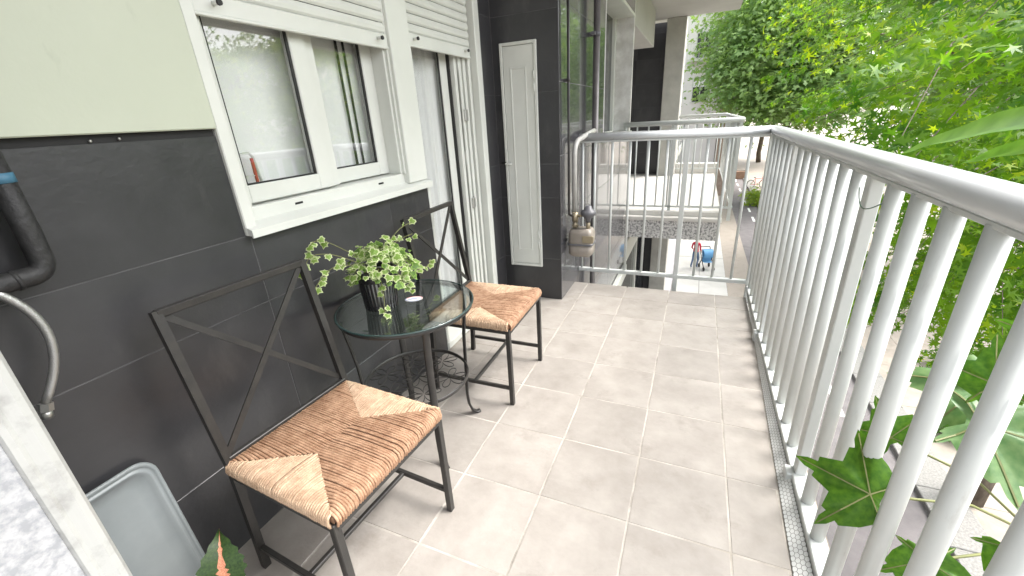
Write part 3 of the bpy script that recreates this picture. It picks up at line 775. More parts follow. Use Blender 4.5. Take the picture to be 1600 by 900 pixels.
vine([(-.02, -.03, .17), (-.06, -.12, .19), (-.08, -.17, .16), (-.09, -.20, .13)], 8)
vine([(-.02, -.03, .17), (-.07, -.11, .23), (-.10, -.17, .24), (-.11, -.20, .20)], 7)
vine([(-.03, -.01, .18), (-.09, -.10, .27), (-.11, -.14, .28), (-.12, -.16, .25)], 6)
vine([(0, .03, .19), (.02, .13, .22), (.03, .20, .225)], 4)
vine([(0, .03, .19), (.0, .16, .25), (.0, .25, .26)], 3)
vine([(.03, .03, .17), (.06, .11, .12), (.07, .17, .09), (.06, .23, .085), (.05, .27, .09)], 7)
vine([(.04, .02, .16), (.085, .05, .09), (.10, .07, .04)], 7)
vine([(.04, -.03, .16), (.07, -.06, .08), (.075, -.075, .02), (.085, -.09, .012)], 7)
vine([(.04, .01, .17), (.08, .02, .13), (.09, .03, .10)], 5)
# oval label card on the glass
cd = thing('label_card', 'small white oval card with red rim lying on the glass tabletop', 'card', (-1.055, 1.335, TZ + .001), rad(35))
MB().lathe([(.030, 0), (.030, .0012)], 32).obj('card', 'card', cd)
cd.scale = (1.25, .85, 1)
b = MB(); b.tube([(.0275 * math.cos(a), .0275 * math.sin(a), .0013) for a in np.linspace(-.6, 2.6, 24)], .0011, 4); b.obj('red_rim', 'cardred', cd)
b = MB(); b.tube([(.0275 * math.cos(a), .0275 * math.sin(a), .0013) for a in np.linspace(2.7, 5.6, 24)], .0011, 4); b.obj('blue_rim', 'cardblue', cd)
b = MB()
for i, (x0, x1, yy) in enumerate(((-.017, .016, .006), (-.02, .02, -.001), (-.014, .01, -.008))): b.box(x0, x1, yy - .0012, yy + .0012, .0011, .0017)
b.obj('print_line', 'cardblue', cd)
# fallen leaf on the floor: small pale chips
# ---- grey tray leaning on the wall
def rounded(w, h, r, n=6):
    P = []
    for cx, cy, a0 in ((w / 2 - r, h - r, 0), (-w / 2 + r, h - r, PI / 2), (-w / 2 + r, r, PI), (w / 2 - r, r, 1.5 * PI)):
        for k in range(n + 1): a = a0 + PI / 2 * k / n; P.append((cx + r * math.cos(a), cy + r * math.sin(a)))
    return P
def loft(rings, b, mi=0):
    n = len(rings[0]); V = [p for r in rings for p in r]; F = []
    for i in range(len(rings) - 1):
        for k in range(n): k2 = (k + 1) % n; F.append((i * n + k, i * n + k2, (i + 1) * n + k2, (i + 1) * n + k))
    F.append(tuple((len(rings) - 1) * n + k for k in range(n))); b.add(V, F, mi, True); return b
b = MB()
def ring(ins, d, w=.44, h=.54, r=.05): return [(x, d, z) for x, z in [(x, z + ins) for x, z in rounded(w - 2 * ins, h - 2 * ins, r - ins * .5)]]
loft([ring(0, .0), ring(0, -.006), ring(.002, -.008), ring(.008, -.008), ring(.010, -.006), ring(.012, -.004), ring(.016, -.004), ring(.018, -.007), ring(.023, -.007), ring(.030, .002), ring(.06, .004)], b)
ty = b.obj('plastic_tray', 'tray', loc=(-1.285, .215, .004), rot=(rad(-6.0), 0, rad(90)), label='grey plastic tray with rounded corners leaning on the dark wall', cat='tray')

# ---- stone pilaster at the left edge
pl = thing('stone_pilaster', 'speckled white stone pilaster with a smooth marble edge moulding', 'pilaster', (-1.2, -.2, 0))
MB().box(-.158, .192, -.6, .368, 0, 2.98, c=.004).obj('shaft', 'marble', pl)
b = MB()
P = [(.05, .365), (.05, .413), (.196, .417), (.204, .411), (.207, .401), (.203, .392), (.2, .384), (.203, .378), (.2, .369), (.19, .365)]
n = len(P); b.add([(x, y, 0.002) for x, y in P] + [(x, y, 2.97) for x, y in P], [(i, (i + 1) % n, (i + 1) % n + n, i + n) for i in range(n)])
b.obj('edge_moulding', 'marble_edge', pl)

# ---- insulated pipe and braided hose
pp = thing('insulated_pipe', 'black foam wrapped pipe elbow with a band of blue tape on the wall', 'pipe', (-1.31, .40, 1.1))
def arc(p0, p1, p2, n=8): return [((1 - t) ** 2 * Vector(p0) + 2 * t * (1 - t) * Vector(p1) + t * t * Vector(p2)) for t in np.linspace(0, 1, n)]
path = [(0, -.40, -.02), (0, -.05, 0)] + arc((0, -.025, .0), (0, .005, .002), (0, .005, .035)) + [(0, .006, .10), (0, .002, .262)]
MB().tube(path, .0215, 14).obj('foam_sleeve', 'foam', pp)
MB().tube([(0, .004, .195), (0, .0035, .215)], .0228, 14).obj('tape_band', 'bluetape', pp)
MB().tube([(0, -.05, -.001), (0, -.042, 0)], .0228, 14).obj('tape_band', 'foam', pp)
hs = thing('braided_hose', 'braided steel water hose curving down beside the stone pilaster', 'hose', (-1.3, .33, 1.08))
P = arc((0, -.02, .015), (.01, .075, -.10), (0, -.03, -.255), 16)
MB().tube(P, .009, 10).obj('hose', 'braid', hs)
e0 = P[-1]; MB().tube([e0, e0 + Vector((0, -.005, -.018))], .013, 6, smooth=False).tube([e0 + Vector((0, -.005, -.018)), e0 + Vector((0, -.008, -.035))], .010, 10).obj('fitting', 'steel', hs)

# ---- coleus in a pot at the lower left
cp = thing('coleus_plant', 'dark green leaf with a pink heart growing from a black pot', 'plant', (-.88, .325, 0))
MB().lathe([(.065, 0), (.085, .25), (.095, .255), (.095, .285), (.088, .285), (.086, .26)], 28).obj('pot', 'pot_black', cp)
MB().lathe([(.084, .262), (.04, .268), (.003, .27)], 18).obj('soil', 'soil', cp)
def coleus():
    b = MB(); n = 25; L = 1.0
    def w(t): return .34 * math.sin(PI * min(1, t * .96 + .04) ** .75) * (1 + .09 * math.sin(t * 40))
    V = []; F = []; mi = []
    for i in range(n):
        t = i / (n - 1); z = .10 * math.sin(t * PI) - .15 * t * t; wi = w(t) if i < n - 1 else .004
        inn = (.16 + .30 * ((i * 7) % 5) / 5 * (1 if i % 2 else .3)) * wi * (1.15 - t) if 0 < i < n - 1 else .004
        V += [(-wi, t, z + .06), (-inn, t, z + .01), (0, t, z), (inn, t, z + .01), (wi, t, z + .06)]
    for i in range(n - 1):
        for k in range(4): F.append((i * 5 + k, i * 5 + k + 1, i * 5 + k + 6, i * 5 + k + 5)); mi.append(1 if k in (1, 2) else 0)
    b.v = V; b.f = F; b.mi = mi; b.sm = [True] * len(F); return b.mesh('coleus_leaf', ['darkleaf', 'pinkleaf'])
cl = coleus()
for (dx, dy, z, nr, tip, s_) in ((-.10, .01, .30, (.75, -.6, .5), (-.03, .10, 1), .15), (-.05, -.03, .28, (.4, -.3, .8), (-.9, -.5, .4), .10), (.03, -.05, .28, (.3, -.3, .9), (.5, -.9, .25), .10), (0, -.06, .30, (.1, -.4, .8), (-.3, -1, .3), .09)):
    place_leaf((dx, dy, z), nr, tip, s_, 'leaf', cl, cp)
    MB().tube([(0, 0, .26), (dx * .7, dy * .7, z - .01), (dx, dy, z)], .003, 5).obj('stem', 'stem', cp)

# ---- pipes and gas meter on the side wall
dp = thing('drain_pipe', 'grey vertical drain pipe clamped to the glossy tiled wall', 'pipe', (SX + .055, 3.815, GZ))
MB().tube([(0, 0, 0), (0, 0, -GZ + 2.99)], .027, 16).obj('pipe', 'pipe_grey', dp)
for z in (1.93,):
    MB().tube([(0, 0, -GZ + z), (0, 0, -GZ + z + .03)], .031, 16).box(-.056, 0, -.012, .012, -GZ + z, -GZ + z + .03).box(-.03, .0, -.07, .0, -GZ + z + .004, -GZ + z + .026).obj('clamp', 'meter_dark', dp)
gp = thing('gas_riser', 'thin black gas pipe running down the column corner to the meter', 'pipe', (SX + .03, 3.07, .6))
MB().tube([(0, 0, 2.4), (0, 0, .09), (0, .006, .06), (.01, .03, .045), (.03, .10, .045)], .0095, 10).obj('pipe', 'blackmetal', gp)
for z in (.97,): MB().tube([(0, 0, z), (0, 0, z + .022)], .013, 10).box(-.03, 0, -.006, .006, z, z + .02).obj('clamp', 'blackmetal', gp)
gm = thing('gas_meter', 'beige gas meter with grey regulator hung on bent pale pipe', 'gas meter', (SX + .115, 3.13, .33)); gm.scale = (1.08, 1.08, 1.12)
b = MB()
def rring(w, d, z, r=.03): return [(x, y - d / 2, z) for x, y in rounded(w, d, r, 4)]
loft([rring(.14, .115, 0), rring(.168, .14, .016), rring(.172, .145, .085)], b); lower = b.obj('meter_body', 'meter', gm)
b = MB(); loft([rring(.186, .158, .085), rring(.186, .158, .094)], b); b.obj('meter_flange', 'meter_dark', gm)
b = MB(); loft([rring(.172, .145, .094), rring(.172, .145, .16), rring(.15, .12, .19)], b); b.obj('meter_body', 'meter', gm)
b = MB(); b.box(.02, .10, -.078, -.066, .105, .155, c=.004); b.obj('dial', 'brass', gm)
MB().tube([(-.05, 0, .185), (-.05, 0, .235)], .016, 10).tube([(-.05, 0, .20), (-.05, 0, .215)], .024, 6, smooth=False).tube([(-.05, 0, .235), (-.05, 0, .30)], .022, 10).obj('connector', 'brass', gm)
MB().tube([(.045, 0, .185), (.045, 0, .24)], .015, 10).obj('connector', 'brass', gm)
MB().tube(arc((-.03, 0, .27), (.03, -.01, .30), (.035, 0, .23)), .008, 8).obj('connector', 'brass', gm)
MB().lathe([(.018, .235), (.022, .26), (.052, .285), (.056, .30), (.050, .312), (.028, .325), (.022, .345), (.012, .348)], 20, cx=.045, cy=0).obj('regulator', 'meter_dark', gm)
pth = [(-.06, .02, .29), (-.06, .02, .60)] + arc((-.06, .02, .66), (-.06, .02, .74), (-.055, .10, .76)) + [(-.05, .40, .79), (-.05, .58, .80)]
MB().tube(pth, .017, 12).obj('bent_pipe', 'pipe_pale', gm)

# ================================================================== NEIGHBOUR'S BALCONY
nb = thing('neighbour_balcony', 'pale stone balcony beyond the railing with a speckled terrazzo edge', 'balcony', (-.2, 6.2, -.3))
def NB(b, name, m, **k): o = b.obj(name, m, nb, **k); o.location = (.2, -6.2, .3); return o
NB(MB().box(-2.4, .345, 6.03, 10.4, -.31, -.055), 'slab', 'terrazzo')
NB(MB().box(-2.4, .372, 5.995, 10.42, -.054, -.004, c=.006), 'ledge', 'neighfloor')
ft = []
for i in range(8):
    for j in range(11):
        x0 = .30 - .34 * (i + 1); y0 = 6.42 + .34 * j
        o = link('floor_tile', chamfer_slab(.336, .336, .01, .0015, 'neighfloor'), nb, loc=(x0 + .17 + .2, y0 + .17 - 6.2, .012 + .3))
NB(MB().box(SX - 1.6, .35, 6.09, 6.20, -.004, .06, c=.004), 'upstand', 'neighfloor')
nr = thing('neighbour_railing', 'white railing around the neighbouring balcony with thin balusters', 'railing', (-.2, 6.15, .06))
def NR(b, name, m): o = b.obj(name, m, nr); o.location = (.2, -6.15, -.06); return o
NR(MB().tube([(-.95, 6.15, HZ + .005), (.44, 6.15, HZ + .005), (.462, 6.165, HZ + .005), (.47, 6.19, HZ + .005), (.47, 10.3, HZ + .005), (-.45, 10.3, HZ + .005)], .031, 12), 'handrail', 'rail')
NR(MB().box(-.95, .47, 6.135, 6.165, .105, .13).box(.455, .485, 6.166, 10.3, .1055, .1295).box(-.45, .46, 10.285, 10.315, .105, .13), 'bottom_rail', 'rail')
nbm = MB().tube([(0, 0, .11), (0, 0, HZ)], .0105, 8).mesh('thin_baluster', 'rail')
for k in range(10): link('baluster', nbm, nr, loc=(-.92 + .146 * k + .2, 0, -.06))
for k in range(26): link('baluster', nbm, nr, loc=(.47 + .2, 6.30 + .155 * k - 6.15, -.06))
for k in range(6): link('baluster', nbm, nr, loc=(-.4 + .15 * k + .2, 10.3 - 6.15, -.06))
npm = MB().box(-.02, .02, -.015, .015, -.06, HZ).mesh('thin_post', 'rail')
for (x, y) in ((-.30, 6.15), (.455, 6.17), (.47, 8.3)): link('post', npm, nr, loc=(x + .2, y - 6.15, -.06))
# recess walls, column, dropped beam and soffit
nbld = thing('neighbour_building', 'neighbouring facade with dark recess, concrete column and dropped ceiling beam', 'building', (-1.5, 10, GZ))
def NBL(b, name, m, **k): o = b.obj(name, m, nbld, **k); o.location = (1.5, -10, -GZ); return o
NBL(MB().box(-2.6, -.80, 10.42, 10.7, GZ, 3.0), 'rear_wall', 'walltile')
for i in range(3):
    for j in range(6):
        o = link('wall_tile', chamfer_slab(.60, .467, .012, .002, 'walltile'), nbld, loc=(-2.3 + .605 * i + 1.5, 10.418 - 10, .24 + .47 * j - GZ), rot=ROT_NY)
NBL(MB().box(-2.62, -2.4, 6.3, 10.6, GZ, 3.0), 'recess_wall', 'walltile')
NBL(MB().box(-.80, -.44, 10.0, 10.7, GZ, 2.998, c=.01), 'column', 'concrete')
NBL(MB().box(-2.5, -.93, 6.26, 9.1, 2.42, 2.995, c=.006), 'ceiling_beam', 'soffit')
NBL(MB().box(-.44, .44, 10.42, 10.55, -.9, .22, c=.01), 'parapet', 'neighfloor')

# ================================================================== FAR BUILDINGS
def building(name, x0, x1, y0, y1, z1, m, label, face, cols, rows, win_w, win_h, zstart, base=None, trim='white_alu', balcony=False):
    t = thing(name, label, 'building', ((x0 + x1) / 2, (y0 + y1) / 2, GZ))
    ox, oy = (x0 + x1) / 2, (y0 + y1) / 2; hx_, hy_ = (x1 - x0) / 2, (y1 - y0) / 2
    MB().box(-hx_, hx_, -hy_, hy_, 0, z1 - GZ).obj('wall', m, t)
    MB().box(-hx_ - .25, hx_ + .25, -hy_ - .25, hy_ + .25, z1 - GZ, z1 - GZ + .4, c=.03).obj('roof', 'concrete', t)
    fr = MB(); 
    w, h = win_w / 2, win_h / 2
    fr.box(-w - .08, -w, -.05, .04, -h - .08, h + .08); fr.box(w, w + .08, -.05, .04, -h - .08, h + .08); fr.box(-w, w, -.05, .04, h, h + .08); fr.box(-w - .15, w + .15, -.12, .04, -h - .16, -h - .0805); fr.box(-.03, .03, -.04, .04, -h - .08, h)
    fm = fr.mesh('window_frame', trim); pm = MB().box(-w, w, -.012, .03, -h - .08, h).mesh('window_pane', 'darkglass')
    sm = MB().box(-w, w, -.02, .03, h * .25, h).mesh('blind', 'curtain')
    bm = MB().box(-w - .6, w + .6, -.9, .0, -h - .35, -h - .2)
    for k in range(12): bm.box(-w - .58 + k * (2 * w + 1.16) / 11 - .015, -w - .58 + k * (2 * w + 1.16) / 11 + .015, -.89, -.86, -h - .2, -h + .75)
    bm.box(-w - .6, w + .6, -.91, -.85, -h + .75, -h + .8); bmm = bm.mesh('balcony_guard', 'white_alu')
    for i in range(cols):
        for j in range(rows):
            u = (i + .5) / cols; z = zstart - GZ + j * 3.0
            if face == 'S': loc = (-hx_ + 2 * hx_ * u, -hy_, z); r = (0, 0, 0)
            elif face == 'E': loc = (hx_, -hy_ + 2 * hy_ * u, z); r = (0, 0, PI / 2)
            else: loc = (-hx_, -hy_ + 2 * hy_ * u, z); r = (0, 0, -PI / 2)
            wd = link('window', fm, t, loc=loc, rot=r)
            link('pane', pm, wd)
            if random.random() < .5: link('blind', sm, wd)
            if balcony and (i + j) % 2 == 0: link('balcony', bmm, wd)
    return t
building('white_apartment_block', -11, 1.2, 38, 62, 24, 'plaster', 'tall white apartment block closing the view past the concrete column', 'S', 4, 7, 1.0, 1.5, 2.6, balcony=True)
building('brick_house', 1.25, 1.95, 36, 60, 1.6, 'brick', 'low brown brick frontage along the pavement at the white block', 'E', 6, 1, 1.3, 1.4, -2.6)
building('street_apartment_block', 24, 36, -8, 26, 5.5, 'plaster', 'pale apartment block across the street behind the star-leaved tree', 'W', 8, 3, 1.5, 1.5, -1.2, balcony=True)
building('cream_apartment_block', 24, 36, 30, 60, 7.5, 'cream', 'cream apartment block across the street behind the far plane tree', 'W', 7, 4, 1.4, 1.5, -1.4, balcony=True)
aw = thing('shop_awning', 'turquoise awning on the pale block across the street', 'awning', (24, 16, .1))
MB().add([(0, -3, .6), (0, 3, .6), (-1.4, 3, 0), (-1.4, -3, 0), (-1.4, 3, -.25), (-1.4, -3, -.25), (0, -3, .55), (0, 3, .55)], [(0, 1, 2, 3), (3, 2, 4, 5), (6, 3, 2, 7)]).obj('canvas', 'turq', aw)
b = MB()
for y in (-2.9, 2.9): b.tube([(0, y, -.3), (-1.38, y, -.02)], .03, 6)
b.obj('arm', 'steel', aw)

# ================================================================== TREES
def star_leaf(nl=5, deep=.36, wl=1.0):
    V = [(0, 0, 0)]; angs = [-118, -60, 0, 60, 118] if nl == 5 else [-80, 0, 80]
    L = [.62, .92, 1.0, .92, .62] if nl == 5 else [.8, 1, .8]
    V.append((0, -.12, 0))
    P = []
    for i, (a, l_) in enumerate(zip(angs, L)):
        an = rad(90 - a)
        P.append((l_ * math.cos(an), l_ * math.sin(an), -.16 * l_))
        if i < len(angs) - 1:
            am = rad(90 - (a + angs[i + 1]) / 2); P.append((deep * math.cos(am), deep * math.sin(am), -.02))
    V += P; F = []
    for i in range(len(P) - 1): F.append((0, 2 + i + 1, 2 + i))
    F.append((0, 2, 1)); F.append((0, 1, 1 + len(P)))
    return np.array(V, float), np.array(F)

def tree_crown(ells, n_clump, per, leaf, size, flat=.35, spread=.3, xmin=None, seed=1, nrm_up=1.0, nz=.42, down=0):
    """leaf positions grouped in flattened sprays inside a union of ellipsoids, denser towards the shell"""
    rg = np.random.default_rng(seed); T = []; NR_ = []; tw = []
    wts = np.array([e[2] for e in ells], float); wts /= wts.sum()
    cnt = 0
    while cnt < n_clump:
        c, r, _ = ells[rg.choice(len(ells), p=wts)]
        d = rg.normal(size=3); d /= np.linalg.norm(d); q = rg.uniform(.25, 1) ** .6
        p = np.array(c) + d * q * np.array(r)
        if xmin is not None and p[0] < xmin + spread: continue
        out = p - np.array(c); out[2] *= .4; out /= np.linalg.norm(out) + 1e-6
        k = per; off = rg.normal(size=(k, 3)) * np.array([spread, spread, spread * flat]) + out[None] * rg.uniform(-.5, .5, (k, 1)) * spread
        off[:, 2] -= .35 * (off[:, 0] ** 2 + off[:, 1] ** 2) / max(spread, .01) * .5
        T.append(p + off); NR_.append(np.tile(out * .35, (k, 1)) + np.array([0, 0, nrm_up]) + rg.normal(size=(k, 3)) * nz + np.array([-.5, -.6, 0]) * down * 2)
        tw.append((p - out * spread * 1.2, p + out * spread * .9)); cnt += 1
    T = np.concatenate(T); NR_ = np.concatenate(NR_)
    S = size * rg.uniform(.65, 1.15, len(T)); A = rg.uniform(0, 2 * PI, len(T))
    return T, NR_, S, A, tw
def limb(b, p0, p1, r0, r1, sag=0, n=6, jit=.0, rg=random):
    p0, p1 = Vector(p0), Vector(p1); pts = []
    for i in range(n + 1):
        t = i / n; p = p0.lerp(p1, t); p.z += sag * math.sin(t * PI); p += Vector((rg.gauss(0, jit), rg.gauss(0, jit), rg.gauss(0, jit))) * (0 < i < n); pts.append(p)
    b.tube(pts, [r0 + (r1 - r0) * i / n for i in range(n + 1)], 8); return pts

# -- star-leaved tree by the balcony
base = Vector((4.75, 7.6, GZ))
mt_ = thing('maple_tree', 'bright green star-leaved tree overhanging the street just outside the railing', 'tree', base)
b = MB()
tp = limb(b, base, (4.35, 7.4, 0.6), .17, .12, 0, 8, .04); limb(b, (4.35, 7.4, .6), (4.2, 6.9, 4.2), .12, .04, 0, 6, .05)
ends = [((2.0, 5.0, 1.9), 1.6, .35), ((1.7, 8.4, 2.2), 1.4, .4), ((3.0, 4.0, .4), -.2, .3), ((3.1, 4.9, 2.8), 2.2, .3), ((5.8, 6.2, 2.6), 1.4, .3), ((3.2, 9.6, 2.6), 1.8, .3), ((2.4, 6.2, -.5), -.6, .25), ((4.2, 4.6, -.9), -.9, .2), ((6.4, 9, 1.9), 1, .2)]
for e, z0, sg in ends: limb(b, (4.36, 7.3, max(-1.2, z0 - .7)), e, .05, .012, sg, 7, .05)
trunk = b.obj('trunk', 'bark', mt_); trunk.location = -base
tv, tf = star_leaf(5, .27)
ells = [((3.3, 5.6, 2.3), (2.0, 3.0, 1.9), 5), ((1.95, 8.3, 2.3), (1.05, 1.9, 1.0), 1.5), ((2.5, 4.6, 1.5), (1.5, 1.8, 1.1), 3.0), ((3.6, 5.2, .2), (1.8, 2.3, .9), 3.0), ((3.7, 5.7, -1.0), (1.5, 2.3, .85), 2.0), ((5.5, 8, 2.8), (2.4, 3, 2.3), 1.6)]
def boughs(ells, n, per, size, seed, xmin):
    rg = np.random.default_rng(seed); wts = np.array([e[2] for e in ells], float); wts /= wts.sum(); T = []; Nn = []; tw = []; c_ = 0
    while c_ < n:
        c, r, _ = ells[rg.choice(len(ells), p=wts)]; c = np.array(c); r = np.array(r)
        d = rg.normal(size=3); d /= np.linalg.norm(d); p = c + d * r * rg.uniform(.3, 1) ** .5
        R_b = rg.uniform(.38, .72); out = np.array([p[0] - 4.4, p[1] - 7.2, 0]) + rg.normal(size=3) * .5; out[2] = 0; out /= np.linalg.norm(out) + 1e-6
        if p[0] - R_b * .8 < xmin: continue
        k = int(per * (R_b / .55) ** 2); a = rg.uniform(0, 2 * PI, k); q = np.sqrt(rg.random(k)) * R_b
        u = np.cos(a) * q * 1.35; v = np.sin(a) * q * .75; side = np.array([-out[1], out[0], 0])
        zz = -.28 * (u / R_b) * R_b * .8 - .25 * v * v / R_b + rg.normal(size=k) * .045
        T.append(p + u[:, None] * out + v[:, None] * side + zz[:, None] * np.array([0, 0, 1]))
        Nn.append(np.array([0, 0, .62]) + out * .45 + rg.normal(size=(k, 3)) * .40 + np.array([-.25, -.35, 0]))
        tw.append((p - out * R_b * 1.5 + np.array([0, 0, .22]), p + out * R_b * 1.1 - np.array([0, 0, .25]))); c_ += 1
    T = np.concatenate(T); Nn = np.concatenate(Nn); ok = T[:, 0] > xmin; T = T[ok]; Nn = Nn[ok]
    return T, Nn, size * rg.uniform(.65, 1.2, len(T)), rg.uniform(0, 2 * PI, len(T)), tw
T, NR_, S, A, tw = boughs(ells, 290, 112, .072, 5, .68)
Rm = rot_from(NR_, A)
dist = np.linalg.norm(T - np.array(EYE), axis=1)
order = np.argsort(dist); near, rest = order[:280], order[280:]
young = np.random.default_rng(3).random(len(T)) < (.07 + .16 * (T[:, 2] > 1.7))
for nm, sel, mm in (('foliage', rest[~young[rest]], 'maple'), ('foliage', rest[young[rest]], 'maple_young')):
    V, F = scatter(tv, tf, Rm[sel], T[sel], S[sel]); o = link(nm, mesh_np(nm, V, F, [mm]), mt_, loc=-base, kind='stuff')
lm = [mesh_np('star_leaf', tv, tf, ['maple']), mesh_np('star_leaf_young', tv, tf, ['maple_young'])]
for i in near:
    link('leaf', lm[int(young[i])], mt_, loc=tuple(T[i] - np.array(base)), rot=Matrix(Rm[i].tolist()).to_euler(), scale=(S[i],) * 3)
b = MB()
for i, (p, q) in enumerate(tw):
    b.tube([p, (p + q) / 2 + np.array([random.gauss(0, .05), random.gauss(0, .05), random.gauss(0, .06)]), q + np.array([0, 0, random.gauss(-.05, .12)])], [.005, .004, .002], 4, cap=False)
o = b.obj('twigs', 'bark', mt_, kind='stuff'); o.location = -base

# -- far plane trees
def plane_tree(base, crown, n, label, seed, size=.30, mm='plane', per=12, spread=.8):
    t = thing('plane_tree', label, 'tree', base, group='plane trees along the street')
    b = MB(); c = Vector(crown[0][0])
    limb(b, base, (c.x, c.y, c.z - crown[0][1][2] * .55), .26, .17, 0, 7, .06)
    for i in range(8):
        a = i * PI / 4 + .3; e = c + Vector((math.cos(a) * crown[0][1][0] * .7, math.sin(a) * crown[0][1][1] * .7, random.uniform(-.3, .5) * crown[0][1][2]))
        limb(b, (c.x, c.y, c.z - crown[0][1][2] * random.uniform(.45, .7)), e, .12, .03, .3, 6, .12)
    b.obj('trunk', 'bark', t).location = -Vector(base)
    tv2, tf2 = star_leaf(5, .55)
    T, NR2, S2, A2, _ = tree_crown(crown, n, per, tv2, size, seed=seed, spread=spread, flat=.55, nrm_up=.7)
    V, F = scatter(tv2, tf2, rot_from(NR2, A2), T, S2)
    link('crown', mesh_np('crown', V, F, [mm]), t, loc=-Vector(base), kind='stuff')
plane_tree((5.0, 35, GZ), [((5.6, 35, 6.6), (6.2, 6.5, 6.0), 5), ((2.8, 33, 4.0), (3.2, 3.5, 3.2), 2), ((6, 33, 2.4), (4.5, 4, 2.4), 1.6)], 2600, 'large leafy plane tree beside the lane with a bicycle at its foot', 11, .22)
plane_tree((6.6, 58, GZ), [((6.6, 58, 6.5), (7, 7, 6.5), 5)], 700, 'farther plane tree down the street behind the big plane tree', 12, .42)
plane_tree((9.5, 20, GZ), [((9.5, 20, 4.5), (4, 5, 4.5), 5)], 800, 'plane tree across the lane behind the star-leaved tree', 13, .26)

# -- young sycamore pushing its broad leaves through the balusters
def broad_leaf(serr=True):
    tips = [(-128, .55), (-62, .92), (0, 1.0), (62, .92), (128, .55)]
    P = []
    for i, (a, l_) in enumerate(tips):
        if i == 0: P.append((a - 22, .30))
        P += [(a - 13, l_ * .72), (a - 7, l_ * .70), (a - 5, l_ * .84), (a, l_), (a + 5, l_ * .84), (a + 7, l_ * .70), (a + 13, l_ * .72)]
        if i < 4: P.append(((a + tips[i + 1][0]) / 2, .50))
        else: P.append((a + 22, .30))
    V = [(0, 0, 0)]; mid = []
    for a, l_ in P:
        an = rad(90 - a); V.append((l_ * .5 * math.cos(an), l_ * .5 * math.sin(an), .05 * math.sin(a * .09)))
    for a, l_ in P:
        an = rad(90 - a); V.append((l_ * math.cos(an), l_ * math.sin(an), -.18 * l_ * l_ + .05 * math.sin(a * .11)))
    n = len(P); F = []
    b = MB(); b.v = V
    for i in range(n - 1):
        b.f.append((0, 2 + i, 1 + i)); b.f.append((1 + i, 2 + i, 2 + i + n, 1 + i + n))
    b.f.append((0, 1, n)); b.mi = [0] * len(b.f); b.sm = [True] * len(b.f)
    # veins
    for a, l_ in tips:
        an = rad(90 - a); b.tube([(0, 0, .006), (l_ * .5 * math.cos(an), l_ * .5 * math.sin(an), .05 * math.sin(a * .09) + .004), (l_ * .93 * math.cos(an), l_ * .93 * math.sin(an), -.18 * .86 * l_ * l_ + .05 * math.sin(a * .11) + .004)], .012, 4, mi=1, cap=False)
    return b
bl = [broad_leaf().mesh('sycamore_leaf', ['sycamore', 'stem']), broad_leaf().mesh('sycamore_leaf_pale', ['bluegreen', 'stem'])]
sb = Vector((.98, 1.18, GZ))
sy = thing('young_sycamore', 'young tree with broad jagged leaves poking through the white balusters', 'tree', sb)
b = MB(); limb(b, (0, 0, 0), (-.02, .04, 4.9), .022, .012, 0, 8, .01); limb(b, (-.02, .04, 4.9), (0, .12, 5.9), .012, .004, 0, 5, .01)
b.obj('trunk', 'bark', sy)
cv = Vector((-.35, -.8, .62))
LV = [((.462, 1.005, .475), (-.42, -.9, .8), (-.85, .42, .06), .165, 0), ((.58, .96, .36), (-.42, -.8, .7), (.2, -.3, -.9), .12, 0), ((.585, 1.27, .46), (-.6, -.6, .6), (-.5, .3, .75), .13, 0),
      ((.80, 1.35, .50), (-.25, -.5, .9), (.8, -.3, -.1), .24, 1), ((.86, 1.5, .52), (-.2, -.4, .9), (-.8, .3, .1), .22, 1), ((.72, 1.22, .70), (-.6, -.6, .5), (-.3, .2, .9), .14, 0),
      ((.95, 1.45, .72), (-.6, -.6, .5), (-.6, .1, -.6), .17, 0), ((.95, 1.3, .62), (-.5, -.7, .5), (.6, -.4, -.5), .17, 0), ((1.05, 1.62, .62), (-.4, -.6, .7), (.6, .2, .3), .19, 1), ((.74, 1.02, .40), (-.5, -.6, .6), (.5, -.6, -.4), .12, 0)]
for p, nr_, tip, s2, mi_ in LV:
    p = Vector(p); lp = p - sb
    place_leaf(lp, nr_, tip, s2, 'leaf', bl[mi_], sy)
    r0 = Vector((-.01, .08, max(4.6, lp.z - .25))); MB().tube([r0, (r0 + lp) / 2 + Vector((0, 0, .05)), lp], .0035, 5).obj('leaf_stalk', 'stem', sy)

# -- long strap leaves reaching over the handrail at right
def strap(L, w):
    n = 14; b = MB(); V = []
    for i in range(n + 1):
        t = i / n; wi = w * (math.sin(PI * t ** .75) ** .8) if 0 < t < 1 else .0008
        z = .025 * L * math.sin(t * PI); wv = .05 * w * math.sin(t * 22)
        V += [(-wi, t * L, z + wi * .35 + wv), (0, t * L, z), (wi, t * L, z + wi * .35 - wv)]
    F = []
    for i in range(n):
        for k in range(2): F.append((i * 3 + k, i * 3 + k + 1, i * 3 + k + 4, i * 3 + k + 3))
    b.add(V, F, smooth=True); return b.mesh('strap_leaf', 'longleaf')
sp_b = Vector((.66, .86, GZ))
sp_ = thing('strap_leaf_plant', 'tall plant with long pointed leaves arching over the white handrail', 'plant', sp_b)
b = MB(); limb(b, (0, 0, 0), (0, 0, 6.66), .02, .008, 0, 8, .008)
b.obj('stem', 'stem', sp_)
lm1, lm2 = strap(.80, .042), strap(.72, .048)
def aim(p0, p1, me, L, up=(0, 0, 1)):
    d = Vector(p1) - Vector(p0); dn = d.normalized(); u = Vector(up); u = u - dn * u.dot(dn)
    return place_leaf(Vector(p0) - sp_b, u, d, d.length / L, 'leaf', me, sp_)
